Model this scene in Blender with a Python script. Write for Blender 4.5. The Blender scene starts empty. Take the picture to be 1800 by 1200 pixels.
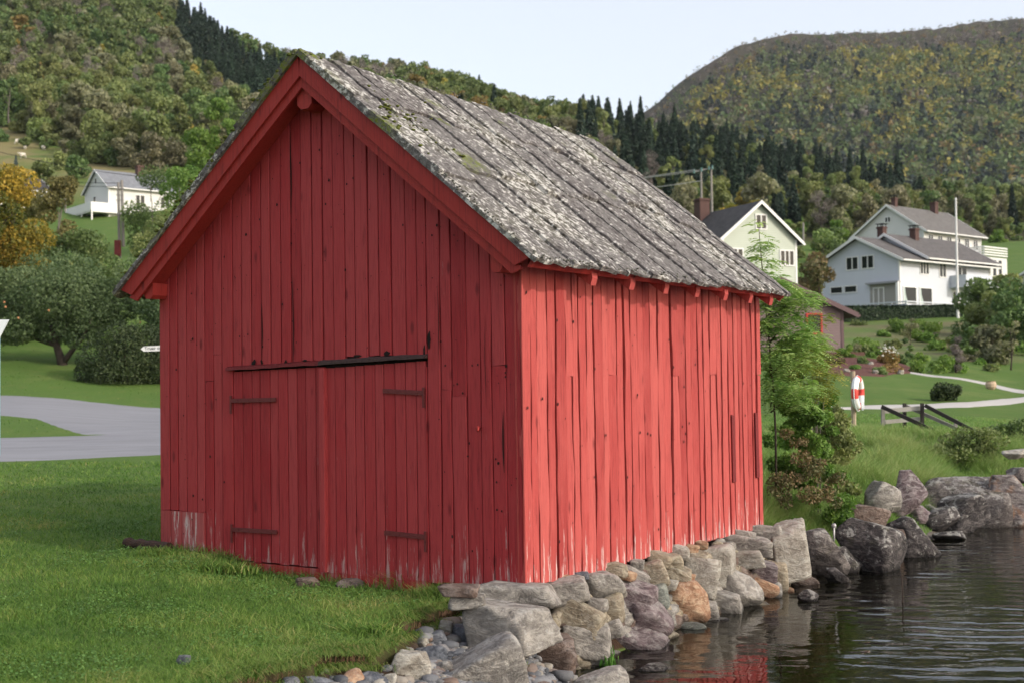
import bpy, math, random
import numpy as np
from mathutils import Vector, Matrix
R = math.radians
scene = bpy.context.scene

# ------------------------------------------------------------------ camera
CZ = 2.41                       # eye height above the water (water is z = 0)
F = 2200.0                      # focal length in photograph pixels (1800 wide)
PITCH, ROLL = 0.0327, -0.0143
cam_d = bpy.data.cameras.new("camera"); cam = bpy.data.objects.new("camera", cam_d)
scene.collection.objects.link(cam); scene.camera = cam
cam_d.sensor_width = 36.0; cam_d.lens = 36.0 * F / 1800.0
cam_d.clip_start = 0.1; cam_d.clip_end = 9000
cam.matrix_world = Matrix.Translation((0, 0, CZ)) @ Matrix.Rotation(math.pi/2 + PITCH, 4, 'X') @ Matrix.Rotation(ROLL, 4, 'Z')
cam_d.dof.use_dof = True; cam_d.dof.focus_distance = 12.0; cam_d.dof.aperture_fstop = 2.4

# ------------------------------------------------------------------ light
SUN_AZ, SUN_EL = R(120.5), R(27)          # azimuth clockwise from +Y (view heading)
world = bpy.data.worlds.new("World"); scene.world = world; world.use_nodes = True
wn = world.node_tree; wn.nodes.clear()
wo = wn.nodes.new('ShaderNodeOutputWorld'); wb = wn.nodes.new('ShaderNodeBackground')
sky = wn.nodes.new('ShaderNodeTexSky'); sky.sky_type = 'NISHITA'; sky.sun_disc = False
sky.sun_elevation = SUN_EL; sky.sun_rotation = SUN_AZ
sky.air_density = 1.0; sky.dust_density = 3.0; sky.ozone_density = 1.0; sky.altitude = 0
wb.inputs['Strength'].default_value = 0.15
veil = wn.nodes.new('ShaderNodeMix'); veil.data_type = 'RGBA'; veil.blend_type = 'ADD'   # thin high cloud over the blue
veil.inputs[0].default_value = 1.0; veil.inputs[7].default_value = (3.5, 3.25, 3.1, 1)
wn.links.new(sky.outputs[0], veil.inputs[6]); wn.links.new(veil.outputs[2], wb.inputs[0]); wn.links.new(wb.outputs[0], wo.inputs[0])
sl = bpy.data.lights.new("sun", 'SUN'); sl.energy = 2.5; sl.angle = R(0.5); sl.color = (1.0, 0.94, 0.85)
so = bpy.data.objects.new("sun", sl); scene.collection.objects.link(so)
sdir = Vector((math.sin(SUN_AZ)*math.cos(SUN_EL), math.cos(SUN_AZ)*math.cos(SUN_EL), math.sin(SUN_EL)))
so.rotation_euler = sdir.to_track_quat('Z', 'Y').to_euler(); so.location = (30, -20, 40)
scene.view_settings.view_transform = 'Standard'; scene.view_settings.look = 'None'
scene.view_settings.gamma = 1.0; scene.view_settings.exposure = 0.12
scene.cycles.max_bounces = 6; scene.cycles.diffuse_bounces = 3; scene.cycles.transparent_max_bounces = 8
scene.cycles.use_adaptive_sampling = True; scene.cycles.adaptive_threshold = 0.015
scene.cycles.use_denoising = True

# ------------------------------------------------------------------ picking helpers
_cr, _sr = math.cos(-ROLL), math.sin(-ROLL)
_cp, _sp = math.cos(PITCH), math.sin(PITCH)
def ray(px, py):
    """direction (x, 1, z) through a pixel of the 1800 x 1200 photograph"""
    u, v = px-900.0, py-600.0
    a, b = u*_cr - v*_sr, u*_sr + v*_cr
    x, y, z = a, F*_cp + b*_sp, F*_sp - b*_cp
    return x/y, 1.0, z/y
def P(px, py, d):
    x, _, z = ray(px, py); return Vector((x*d, d, CZ+z*d))
def PZ(px, py, z):
    x, _, k = ray(px, py); d = (z-CZ)/k; return Vector((x*d, d, z))
def proj(X, Y, Z):
    """world arrays -> photograph pixels"""
    z = Z-CZ; yy = Y*_cp + z*_sp; zz = -Y*_sp + z*_cp
    a = F*X/yy; b = -F*zz/yy
    return 900 + a*_cr + b*_sr, 600 - a*_sr + b*_cr

# ------------------------------------------------------------------ noise
def _h(ix, iy, iz, s):
    n = (ix*374761393 + iy*668265263 + iz*1274126177 + s*974634777) & 0xffffffff
    n = ((n ^ (n >> 13)) * 1103515245) & 0xffffffff
    n = ((n ^ (n >> 16)) * 2246822519) & 0xffffffff
    return ((n ^ (n >> 15)) & 0xffffff) / float(0xffffff)
def vnoise(x, y, z=0.0, s=0):
    x, y, z = np.broadcast_arrays(np.asarray(x, float), np.asarray(y, float), np.asarray(z, float))
    ix, iy, iz = np.floor(x).astype(np.int64), np.floor(y).astype(np.int64), np.floor(z).astype(np.int64)
    fx, fy, fz = x-ix, y-iy, z-iz
    fx, fy, fz = fx*fx*(3-2*fx), fy*fy*(3-2*fy), fz*fz*(3-2*fz)
    r = 0
    for a in (0, 1):
        for b in (0, 1):
            for c in (0, 1):
                r = r + _h(ix+a, iy+b, iz+c, s)*(fx if a else 1-fx)*(fy if b else 1-fy)*(fz if c else 1-fz)
    return r*2-1
def fbm(x, y, z=0.0, o=4, s=0):
    r, a, t = 0, 1.0, 0
    for i in range(o):
        r = r + a*vnoise(np.asarray(x)*2**i, np.asarray(y)*2**i, np.asarray(z)*2**i, s+i*7); t += a; a *= .5
    return r/t
def sstep(a, b, x):
    t = np.clip((x-a)/(b-a), 0, 1); return t*t*(3-2*t)

# ------------------------------------------------------------------ object helpers
COL = scene.collection
def tag(o, label=None, cat=None, group=None, kind=None):
    if label: o['label'] = label
    if cat: o['category'] = cat
    if group: o['group'] = group
    if kind: o['kind'] = kind
    return o
def empty(name, loc=(0, 0, 0), rz=0.0, label=None, cat=None, group=None, kind=None):
    o = bpy.data.objects.new(name, None); COL.objects.link(o); o.location = loc; o.rotation_euler = (0, 0, rz)
    o.empty_display_size = .2
    return tag(o, label, cat, group, kind)
def link(name, me, parent=None):
    o = bpy.data.objects.new(name, me); COL.objects.link(o)
    if parent is not None: o.parent = parent
    return o
def np_mesh(name, V, Fc, mat=None, attrs=None, smooth=False):
    """V n x 3; Fc m x k (one k) ; attrs {name: per-vertex float or n x 3 colour}"""
    V = np.ascontiguousarray(V, np.float32); Fc = np.ascontiguousarray(Fc, np.int32)
    me = bpy.data.meshes.new(name); n, (m, k) = len(V), Fc.shape
    me.vertices.add(n); me.vertices.foreach_set('co', V.ravel())
    me.loops.add(m*k); me.loops.foreach_set('vertex_index', Fc.ravel())
    me.polygons.add(m); me.polygons.foreach_set('loop_start', np.arange(0, m*k, k, dtype=np.int32))
    me.update(calc_edges=True)
    if smooth: me.polygons.foreach_set('use_smooth', np.ones(m, bool))
    for an, av in (attrs or {}).items():
        av = np.asarray(av, np.float32)
        if av.ndim == 1:
            a = me.attributes.new(an, 'FLOAT', 'POINT'); a.data.foreach_set('value', av)
        else:
            a = me.attributes.new(an, 'FLOAT_COLOR', 'POINT')
            a.data.foreach_set('color', np.concatenate([av, np.ones((len(av), 1), np.float32)], 1).ravel())
    if mat: me.materials.append(mat)
    return me
class MB:
    """collects shapes into one mesh"""
    def __init__(s): s.v, s.f, s.m, s.a, s.mi, s.av = [], [], [], [], 0, 0.5
    def add(s, vs, fs):
        b = len(s.v); s.v += [tuple(q) for q in vs]; s.a += [s.av]*len(vs)
        for f in fs: s.f.append([b+i for i in f]); s.m.append(s.mi)
    def box(s, lo, hi, M=None):
        (a, b, c), (d, e, g) = lo, hi
        vs = [Vector(q) for q in ((a,b,c),(d,b,c),(d,e,c),(a,e,c),(a,b,g),(d,b,g),(d,e,g),(a,e,g))]
        if M is not None: vs = [M @ q for q in vs]
        s.add(vs, [(0,3,2,1),(4,5,6,7),(0,1,5,4),(1,2,6,5),(2,3,7,6),(3,0,4,7)])
    def prism(s, poly, y0, y1, M=None):
        """polygon of (x, z), counter-clockwise seen from -y, extruded from y0 to y1"""
        n = len(poly); vs = [Vector((x, y0, z)) for x, z in poly] + [Vector((x, y1, z)) for x, z in poly]
        if M is not None: vs = [M @ q for q in vs]
        s.add(vs, [tuple(range(n)), tuple(range(2*n-1, n-1, -1))] + [((i+1) % n, i, n+i, n+(i+1) % n) for i in range(n)])
    def beam(s, p, q, w, h, up=(0, 0, 1)):
        p, q = Vector(p), Vector(q); d = (q-p).normalized(); r = d.cross(Vector(up)).normalized(); u = r.cross(d)
        vs = [e + r*(a*w/2) + u*(b*h/2) for e in (p, q) for a, b in ((-1,-1),(1,-1),(1,1),(-1,1))]
        s.add(vs, [(0,1,2,3),(7,6,5,4),(0,4,5,1),(1,5,6,2),(2,6,7,3),(3,7,4,0)])
    def tube(s, pts, rad, n=7):
        pts = [Vector(p) for p in pts]; rings = []
        if not hasattr(rad, '__len__'): rad = [rad]*len(pts)
        ref = Vector((.3, .9, .2))
        for i, p in enumerate(pts):
            d = (pts[min(i+1, len(pts)-1)]-pts[max(i-1, 0)]).normalized()
            a = d.cross(ref)
            if a.length < .05: a = d.cross(Vector((1, 0, 0)))
            a.normalize(); b = d.cross(a)
            rings += [p + (a*math.cos(t)+b*math.sin(t))*rad[i] for t in (k*2*math.pi/n for k in range(n))]
        fs = [(i*n+k, i*n+(k+1) % n, (i+1)*n+(k+1) % n, (i+1)*n+k) for i in range(len(pts)-1) for k in range(n)]
        fs += [tuple(range(n-1, -1, -1)), tuple(range((len(pts)-1)*n, len(pts)*n))]
        s.add(rings, fs)
    def build(s, name, mats, parent=None, smooth=False):
        me = bpy.data.meshes.new(name); me.from_pydata(s.v, [], s.f)
        for m in (mats if isinstance(mats, (list, tuple)) else [mats]): me.materials.append(m)
        me.polygons.foreach_set('material_index', s.m)
        if smooth: me.polygons.foreach_set('use_smooth', [True]*len(s.f))
        a = me.attributes.new('bv', 'FLOAT', 'POINT'); a.data.foreach_set('value', s.a)
        me.update(); return link(name, me, parent)
def copy_tree(o, parent=None):
    c = o.copy(); COL.objects.link(c)
    if parent is not None: c.parent = parent
    for ch in list(o.children): copy_tree(ch, c)
    return c

# ------------------------------------------------------------------ materials
class NT:
    def __init__(s, name):
        s.m = bpy.data.materials.new(name); s.m.use_nodes = True; s.t = s.m.node_tree; s.t.nodes.clear()
        s.o = s.n('ShaderNodeOutputMaterial')
    def n(s, ty, ins=None, **kw):
        q = s.t.nodes.new(ty)
        for k, v in kw.items(): setattr(q, k, v)
        for k, v in (ins or {}).items():
            if isinstance(v, bpy.types.NodeSocket): s.t.links.new(v, q.inputs[k])
            elif v is not None: q.inputs[k].default_value = v
        return q
    def coord(s): return s.n('ShaderNodeTexCoord').outputs['Object']
    def mapv(s, vec, sc): return s.n('ShaderNodeMapping', {'Vector': vec, 'Scale': sc}).outputs[0]
    def noise(s, vec, scale, detail=4, rough=.55, dist=0.0):
        return s.n('ShaderNodeTexNoise', {'Vector': vec, 'Scale': scale, 'Detail': detail, 'Roughness': rough, 'Distortion': dist}).outputs['Fac']
    def ramp(s, fac, stops, interp='LINEAR'):
        r = s.n('ShaderNodeValToRGB', {'Fac': fac}); e = r.color_ramp.elements; r.color_ramp.interpolation = interp
        while len(e) < len(stops): e.new(.5)
        for q, (p, c) in zip(e, stops):
            q.position = p; q.color = (c, c, c, 1) if not hasattr(c, '__len__') else (*c, 1)
        return r.outputs[0]
    def mix(s, f, a, b, mode='MIX'):
        def c(v): return (*v, 1) if isinstance(v, tuple) and len(v) == 3 else v
        q = s.n('ShaderNodeMix', data_type='RGBA', blend_type=mode)
        for k, v in ((0, f), (6, c(a)), (7, c(b))):
            if isinstance(v, bpy.types.NodeSocket): s.t.links.new(v, q.inputs[k])
            else: q.inputs[k].default_value = v
        return q.outputs[2]
    def math(s, op, a, b=None, c=None, clamp=False):
        q = s.n('ShaderNodeMath', operation=op, use_clamp=clamp)
        for i, v in enumerate((a, b, c)):
            if v is None: continue
            if isinstance(v, bpy.types.NodeSocket): s.t.links.new(v, q.inputs[i])
            else: q.inputs[i].default_value = v
        return q.outputs[0]
    def attr(s, name, out='Fac'): return s.n('ShaderNodeAttribute', attribute_name=name).outputs[out]
    def bump(s, h, strength=.5, dist=.01):
        return s.n('ShaderNodeBump', {'Height': h, 'Strength': strength, 'Distance': dist}).outputs[0]
    def bsdf(s, col, rough=.7, normal=None, spec=.3, **kw):
        b = s.n('ShaderNodeBsdfPrincipled', {'Roughness': rough, 'Specular IOR Level': spec})
        if isinstance(col, bpy.types.NodeSocket): s.t.links.new(col, b.inputs['Base Color'])
        else: b.inputs['Base Color'].default_value = (*col, 1)
        if normal is not None: s.t.links.new(normal, b.inputs['Normal'])
        for k, v in kw.items(): b.inputs[k.replace('_', ' ')].default_value = v
        s.t.links.new(b.outputs[0], s.o.inputs[0]); return b
def plain(name, col, rough=.7, noise=0.0, scale=6, metallic=0.0, bump=0.0, spec=.3):
    t = NT(name); co = t.coord(); c = col
    nz = t.noise(co, scale, 5) if (noise or bump) else None
    if noise: c = t.mix(nz, tuple(x*(1-noise) for x in col), tuple(min(1, x*(1+noise)) for x in col))
    b = t.bsdf(c, rough, t.bump(nz, bump, .02) if bump else None, spec); b.inputs['Metallic'].default_value = metallic
    return t.m
def leaf_mat(name, cols, hue=.03, val=.35, trans=.28, rough=.6):
    """cols: dark -> light stops picked by the per-leaf attribute 'tint'; each copy shifts a little by its own random"""
    t = NT(name); a = t.attr('tint'); n = len(cols)
    c = t.ramp(a, [(i/(n-1), cl) for i, cl in enumerate(cols)])
    oi = t.n('ShaderNodeObjectInfo').outputs['Random']
    h = t.n('ShaderNodeHueSaturation', {'Color': c, 'Hue': t.math('MULTIPLY_ADD', oi, hue*2, .5-hue),
            'Value': t.math('MULTIPLY_ADD', t.math('FRACT', t.math('MULTIPLY', oi, 7.31)), val*2, 1-val)}).outputs[0]
    d = t.n('ShaderNodeBsdfPrincipled', {'Base Color': h, 'Roughness': rough, 'Specular IOR Level': .25})
    tr = t.n('ShaderNodeBsdfTranslucent', {'Color': t.mix(1.0, h, (.88, 1.0, .55), 'MULTIPLY')})
    mx = t.n('ShaderNodeMixShader', {0: trans, 1: d.outputs[0], 2: tr.outputs[0]})
    t.t.links.new(mx.outputs[0], t.o.inputs[0]); return t.m
# ------------------------------------------------------------------ the lie of the land
BZ = 0.70; BX, BY, YAW = 0.071, 10.533, 0.5902        # near corner of the boathouse
BW, BL = 4.506, 5.13
ex, ey = np.array([math.cos(YAW), -math.sin(YAW)]), np.array([math.sin(YAW), math.cos(YAW)])
def B2W(x, y, z=0.0): return Vector((BX + x*ex[0] + y*ey[0], BY + x*ex[1] + y*ey[1], BZ+z))
MBW = Matrix.Translation((BX, BY, BZ)) @ Matrix.Rotation(-YAW, 4, 'Z')
def W2B(X, Y):
    dx, dy = X-BX, Y-BY
    return dx*ex[0]+dy*ex[1], dx*ey[0]+dy*ey[1]
def yh(a): return 672 - .0143*(a-900)
def zy(a, d, y): return CZ + (yh(a)-y)/F*d
# columns of the terrain: picture column a -> (distance, height)
T = {
 -1400: [(0,.9),(20,.95),(40,1.6),(60,3),(100,9),(200,30),(300,60),(500,130),(700,200),(900,230)],
 0: [(0,.75),(7,.72),(12,.8),(22,.86),(26,.92),(33,1.16),(38,1.62),(50,2.2),(60,3.6),(72,5.5),(100,zy(0,100,505)),(140,zy(0,140,385)),(190,zy(0,190,302)),(230,zy(0,230,235)),(300,zy(0,300,150)),(400,zy(0,400,20)),(500,zy(0,500,-80)),(700,230),(900,240)],
 280: [(0,.7),(7,.68),(12,.74),(20,.84),(26,.95),(33,1.22),(48,1.64),(56,2.6),(75,5.6),(100,11),(140,zy(280,140,380)),(170,zy(280,170,315)),(220,zy(280,220,262)),(300,zy(280,300,170)),(400,zy(280,400,60)),(480,zy(280,480,8)),(560,zy(280,480,8)+3),(700,130),(900,100)],
 520: [(0,.7),(7,.62),(10.5,.62),(13,.72),(22,.86),(40,1.5),(60,3),(100,10),(200,37),(300,72),(400,zy(520,400,150)),(450,zy(520,450,125)),(520,zy(520,450,125)),(700,85),(900,70)],
 700: [(0,.7),(7.5,.6),(10,.58),(13,.7),(22,.86),(40,1.5),(60,3),(100,9),(200,34),(300,68),(380,zy(700,380,165)),(430,zy(700,430,142)),(500,zy(700,430,142)-2),(700,75),(900,60)],
 1000: [(0,.7),(12,.66),(20,.9),(40,1.6),(60,3),(100,8),(200,30),(300,60),(370,zy(1000,370,225)),(400,zy(1000,400,212)),(470,zy(1000,400,212)-2),(700,55),(900,40)],
 1200: [(0,.7),(15,.66),(20,.95),(40,1.8),(70,4),(100,7.5),(160,16),(250,38),(320,60),(380,zy(1200,380,262)),(450,zy(1200,380,262)-2),(700,40),(900,35)],
 1400: [(0,.6),(15,.62),(20,.95),(27,1.25),(50,2.5),(70,3.9),(100,7.2),(160,16),(230,29),(300,47),(360,zy(1400,360,292)),(430,zy(1400,360,292)-3),(700,30),(900,30)],
 1500: [(0,.5),(17,.6),(22,1.0),(27,1.30),(36,1.50),(50,2.45),(62,3.3),(70,3.75),(84,5.2),(96,6.6),(108,8.2),(140,12),(170,17),(250,33),(350,zy(1500,350,325)),(420,zy(1500,350,325)-3),(700,30),(900,30)],
 1650: [(0,.5),(18,.6),(23,.95),(27,1.15),(38,1.52),(50,2.2),(60,2.7),(84,5.0),(98,6.9),(110,8.6),(140,12.5),(170,17),(230,27),(330,zy(1650,330,372)),(400,zy(1650,330,372)-3),(700,28),(900,28)],
 1800: [(0,.4),(20,.5),(25,.9),(36,1.35),(45,1.62),(52,1.85),(65,2.8),(80,4.6),(100,7),(130,11),(170,zy(1800,170,474)),(220,zy(1800,220,424)),(300,zy(1800,300,392)),(380,zy(1800,300,392)-2),(700,26),(900,26)],
 2300: [(0,.3),(22,.3),(40,1.2),(60,2.2),(100,6),(200,18),(300,32),(400,34),(900,30)],
 3400: [(0,-1),(60,-1),(90,2),(200,12),(400,30),(900,30)],
}
_ta = np.array(sorted(T)); _td = np.concatenate([np.arange(0, 60, 1.0), np.arange(60, 200, 4.0), np.arange(200, 905, 10.0)])
def _smooth(v):
    for _ in range(2): v = np.concatenate([[v[0]], .25*v[:-2]+.5*v[1:-1]+.25*v[2:], [v[-1]]])
    return v
_tz = np.array([_smooth(np.interp(_td, *np.array(T[a]).T)) for a in _ta])
# shoreline (water level) from left of the camera, along the stone footing, out along the boulders
_shl = [(-2.0, -12), (-.6, -2), (-.2, 4), (.15, 7.2)]
_shl += [tuple(PZ(*q, 0)[:2]) for q in ((1000,1238),(1100,1196),(1170,1165),(1215,1122),(1290,1098),(1370,1058),(1405,1024),(1450,1002),(1520,994),(1590,976),(1650,952),(1700,928),(1760,912),(1830,898),(1950,890),(2200,880),(2700,856))]
_shl += [(40, 30), (120, 60), (400, 160)]
SP = np.array(_shl)
LP = np.array([tuple(PZ(x, y, z)[:2]) for x, y, z in ((250,1290,.66),(380,1212,.65),(440,1182,.64),(520,1165,.62),(560,1151,.6),(600,1147,.6),(640,1140,.6),(690,1120,.6),(712,1092,.6),(742,1072,.6),(775,1060,.6),(800,1050,.6),(835,1040,.6))] + [(.3, 10.9), (.7, 9.2), (.6, 7.5)])
def polydist(PL, X, Y):
    """signed distance to an open polyline: positive to the left of its direction"""
    best = np.full(X.shape, 1e9); sg = np.ones(X.shape)
    for (x0, y0), (x1, y1) in zip(PL[:-1], PL[1:]):
        dx, dy = x1-x0, y1-y0; t = np.clip(((X-x0)*dx+(Y-y0)*dy)/(dx*dx+dy*dy), 0, 1)
        qx, qy = X-(x0+t*dx), Y-(y0+t*dy); d = np.hypot(qx, qy); c = dx*qy-dy*qx
        m = d < best; best = np.where(m, d, best); sg = np.where(m, np.where(c >= 0, 1., -1.), sg)
    return best*sg
def table(X, Y):
    Yc = np.where(Y > .5, Y, .5); a = np.clip(900 + F*X/Yc, _ta[0], _ta[-1]); d = np.clip(np.where(Y > 0, np.maximum(Y, np.hypot(X, Y)*.7), 0), 0, 899)
    ia = np.clip(np.searchsorted(_ta, a)-1, 0, len(_ta)-2); id_ = np.clip(np.searchsorted(_td, d)-1, 0, len(_td)-2)
    fa = (a-_ta[ia])/(_ta[ia+1]-_ta[ia]); fd = (d-_td[id_])/(_td[id_+1]-_td[id_]); fa = fa*fa*(3-2*fa)
    z = lambda i, j: _tz[i, j]
    return (z(ia,id_)*(1-fa)+z(ia+1,id_)*fa)*(1-fd) + (z(ia,id_+1)*(1-fa)+z(ia+1,id_+1)*fa)*fd
def land(X, Y, parts=False):
    X, Y = np.asarray(X, float), np.asarray(Y, float); X, Y = np.broadcast_arrays(X, Y)
    h = table(X, Y)
    rough = sstep(6, 20, Y)*0.02 + sstep(60, 200, Y)*.6 + sstep(200, 400, Y)*1.6
    h = h + fbm(X*.35, Y*.35, o=3, s=3)*.035 + fbm(X*.03, Y*.03, o=3, s=5)*rough
    near = sstep(34, 24, Y)
    s = polydist(SP, X, Y) + fbm(X*1.1, Y*1.1, o=2, s=9)*.08
    cap = np.interp(s, [-4, -1.2, -.3, 0, .15, .5, .75, 1.5, 3, 8, 400], [-1.4, -.8, -.3, -.06, .1, .36, .62, .8, 1.2, 4, 900])
    cape = np.interp(s, [-4, -1.2, -.3, 0, .35, .8, 1.5, 2.5, 4, 8, 400], [-1.4, -.8, -.3, -.08, .14, .46, .70, .88, 1.3, 4, 900])
    ke = sstep(13.6, 14.4, Y)*(X > 1); cap = cap*(1-ke) + cape*ke
    cap2 = np.interp(s, [-4, -1.2, -.3, 0, .6, 1.4, 2.2, 5], [-1.4, -.8, -.3, -.05, .26, .49, .55, .62])
    g = polydist(LP, X, Y) + fbm(X*2.2, Y*2.2, o=3, s=12)*.12 + fbm(X*9, Y*9, o=2, s=14)*.05     # positive on the grass side
    isg = (g < 0) & (Y < 11.2) & (X < 1.2)
    k = sstep(-.16, .0, g + .10*fbm(X*6, Y*6, o=3, s=18))
    grav = np.minimum(cap2, .56) - .10*np.exp(-np.clip(-g, 0, 9)/.25) + fbm(X*5, Y*5, o=2, s=31)*.02
    bx, by = W2B(X, Y)
    under = (bx > -.45) & (bx < 1.5) & (by > -.3) & (by < BL+.4)
    hh = np.minimum(h, cap + fbm(X*1.7, Y*1.7, o=2, s=8)*.05)
    hg = np.where(Y < 11.2, grav*(1-k) + np.minimum(h, np.where(g < .25, h-.02, h))*k, hh)
    out = np.where((Y < 11.2) & (g < .0), np.minimum(hg, cap2), np.where((Y < 11.2) & (X < -.1) & (s > .5), hg, hh))
    dip = (bx > -3.6) & (bx < -.3); out = np.where(dip & (by > -2) & (by < .4), out - .10*sstep(-1.6, -.2, by)*sstep(-3.6, -3.0, bx)*sstep(-.3, -.7, bx), out)
    out = np.where(under, np.minimum(out, .72 - np.clip(bx+.35, 0, 3)*1.1), out)
    if parts: return out, s, g, bx, by
    return out
def H(x, y): return float(land(np.array([x]), np.array([y]))[0])
def hit(px, py, d0=5.0, d1=700.0):
    """where a pixel's ray meets the land"""
    x, _, k = ray(px, py); d = np.geomspace(d0, d1, 4000)
    m = np.nonzero(CZ + k*d < land(x*d, d))[0]
    q = d[m[0]] if len(m) else d1
    return Vector((x*q, q, H(x*q, q)))
def ground_at(px, d):
    x = ray(px, 600)[0]*d; return Vector((x, d, H(x, d)))
def grid_mesh(name, X, Y, Z, mat, attrs=None, smooth=True):
    n, m = X.shape; V = np.stack([X, Y, Z], -1).reshape(-1, 3); i = np.arange(n*m).reshape(n, m)
    Fc = np.stack([i[:-1,:-1], i[:-1,1:], i[1:,1:], i[1:,:-1]], -1).reshape(-1, 4)
    return np_mesh(name, V, Fc, mat, attrs, smooth)

# ground sheet (polar round the camera, finer where the photo looks)
th = np.concatenate([np.linspace(-175, -28, 80, endpoint=False), np.linspace(-28, 28, 420, endpoint=False), np.linspace(28, 175, 80)])
rr = np.concatenate([np.linspace(.3, 5.5, 18, endpoint=False), np.linspace(5.5, 18, 300, endpoint=False), np.geomspace(18, 880, 260)])
TH, RR = np.meshgrid(np.radians(th), rr, indexing='ij')
GX, GY = RR*np.sin(TH), RR*np.cos(TH)
GZ, GS, GG, gbx, gby = land(GX, GY, True)
# what the ground is made of: 0 grass, masks for soil, gravel, meadow, forest floor
U, V_ = proj(GX, np.maximum(GY, .5), GZ)
gravelm = sstep(.02, -.10, GG)*(GY < 11.2)*(GX < 1.4) + sstep(.55, .25, GS)
soilm = np.clip(np.exp(-((GG+.05)/.12)**2)*(GY < 11.2)*(GX < .3)*(GS > .4), 0, 1)
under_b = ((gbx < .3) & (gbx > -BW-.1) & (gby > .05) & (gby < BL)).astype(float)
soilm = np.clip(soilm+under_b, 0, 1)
wood = sstep(.35, .65, (GY-205)/60 + fbm(GX*.05, GY*.05, s=3)*.25 + .5)*(1-((U > 1640) & (V_ > 424) & (GY < 240)))
wood = np.clip(wood*(1-((U < 210) & (V_ > 215+ .38*np.maximum(U, 0)) & (GY < 240))), 0, 1)
mead = sstep(140, 180, GY)*(U < 400)*(1-wood)
bank = sstep(66, 70, GY)*sstep(97, 94, GY)*(U > 1380)
shore = sstep(2.6, 1.2, GS)*(GX > 4)
tg = NT('ground_surface'); co = tg.coord()
n1 = tg.noise(co, .5, 6, .6); n2 = tg.noise(co, 6, 6, .65); n3 = tg.noise(co, 40, 4, .6)
grass = tg.mix(n1, (.060, .115, .022), (.125, .19, .04)); grass = tg.mix(tg.ramp(n2, [(.35, 0.), (.7, 1.)]), grass, (.085, .155, .028))
grass = tg.mix(tg.math('MULTIPLY', tg.ramp(tg.noise(co, 1.3, 5, .6), [(.56, 0.), (.7, 1.)]), .35), grass, (.17, .16, .055))
grass = tg.mix(tg.attr('mead'), grass, tg.mix(tg.ramp(tg.noise(co, .06, 4, .6), [(.42, 0.), (.56, 1.)]), (.09, .16, .03), (.25, .20, .095)))
grass = tg.mix(tg.attr('bank'), grass, tg.mix(tg.ramp(tg.noise(co, .25, 5, .6), [(.4, 0.), (.62, 1.)]), (.10, .16, .04), (.17, .145, .08)))
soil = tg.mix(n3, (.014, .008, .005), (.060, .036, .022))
grv = tg.mix(tg.ramp(tg.n('ShaderNodeTexVoronoi', {'Vector': co, 'Scale': 28}).outputs['Color'], [(.2, .06), (.9, .3)]), (.10, .09, .08), (.21, .205, .2))
grv = tg.mix(tg.ramp(n3, [(.4, 0.), (.7, 1.)]), grv, (.07, .055, .04))
wd = tg.mix(n1, (.035, .04, .014), (.075, .07, .03))
grass = tg.mix(tg.math('MULTIPLY', tg.ramp(tg.noise(tg.mapv(co, (1, 1, .3)), 22, 6, .75), [(.35, 1.), (.6, 0.)]), .55), grass, (.03, .065, .012)); grass = tg.mix(tg.math('MULTIPLY', tg.ramp(tg.noise(co, .35, 6, .7), [(.5, 0.), (.75, 1.)]), .5), grass, (.17, .19, .06))
c = tg.mix(tg.attr('wood'), grass, wd); c = tg.mix(tg.attr('gravel'), c, grv); c = tg.mix(tg.attr('soil'), c, soil)
tg.bsdf(c, .9, tg.bump(tg.math('ADD', n3, n2), .6, .03), .15)
A = {k: v.ravel() for k, v in dict(gravel=np.clip(gravelm, 0, 1), soil=soilm, wood=wood, mead=mead, bank=bank).items()}
g = link('ground', grid_mesh('ground', GX, GY, GZ, tg.m, A)); tag(g, kind='structure')

# ------------------------------------------------------------------ water
tw = NT('water_surface'); co = tw.coord()
w1 = tw.n('ShaderNodeTexWave', {'Vector': tw.n('ShaderNodeMapping', {'Vector': co, 'Rotation': (0, 0, R(100))}).outputs[0], 'Scale': .9, 'Distortion': 5.0, 'Detail': 3.0, 'Detail Scale': .8}, wave_type='BANDS').outputs['Fac']
w2 = tw.noise(tw.mapv(co, (.8, 1.6, 1)), 3.2, 3, .5, .6); w3 = tw.noise(co, .6, 3, .6)
hgt = tw.math('ADD', tw.math('MULTIPLY', w1, tw.ramp(w3, [(.42, .0), (.60, .6)])), tw.math('MULTIPLY', w2, .55))
bp = tw.bump(hgt, .28, .04)
fr = tw.n('ShaderNodeFresnel', {'IOR': 1.333, 'Normal': bp}).outputs[0]
gl = tw.n('ShaderNodeBsdfGlossy', {'Color': (1, 1, 1, 1), 'Roughness': .015, 'Normal': bp}).outputs[0]
rf = tw.n('ShaderNodeBsdfRefraction', {'Color': (.30, .32, .20, 1), 'Roughness': .02, 'IOR': 1.333, 'Normal': bp}).outputs[0]
tw.t.links.new(tw.n('ShaderNodeMixShader', {0: fr, 1: rf, 2: gl}).outputs[0], tw.o.inputs[0])
wat = MB(); wat.add([(-6, -60, 0), (700, -60, 0), (700, 60, 0), (-6, 60, 0)], [(0, 1, 2, 3)])
w = wat.build('water', tw.m); tag(w, kind='structure')

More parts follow.
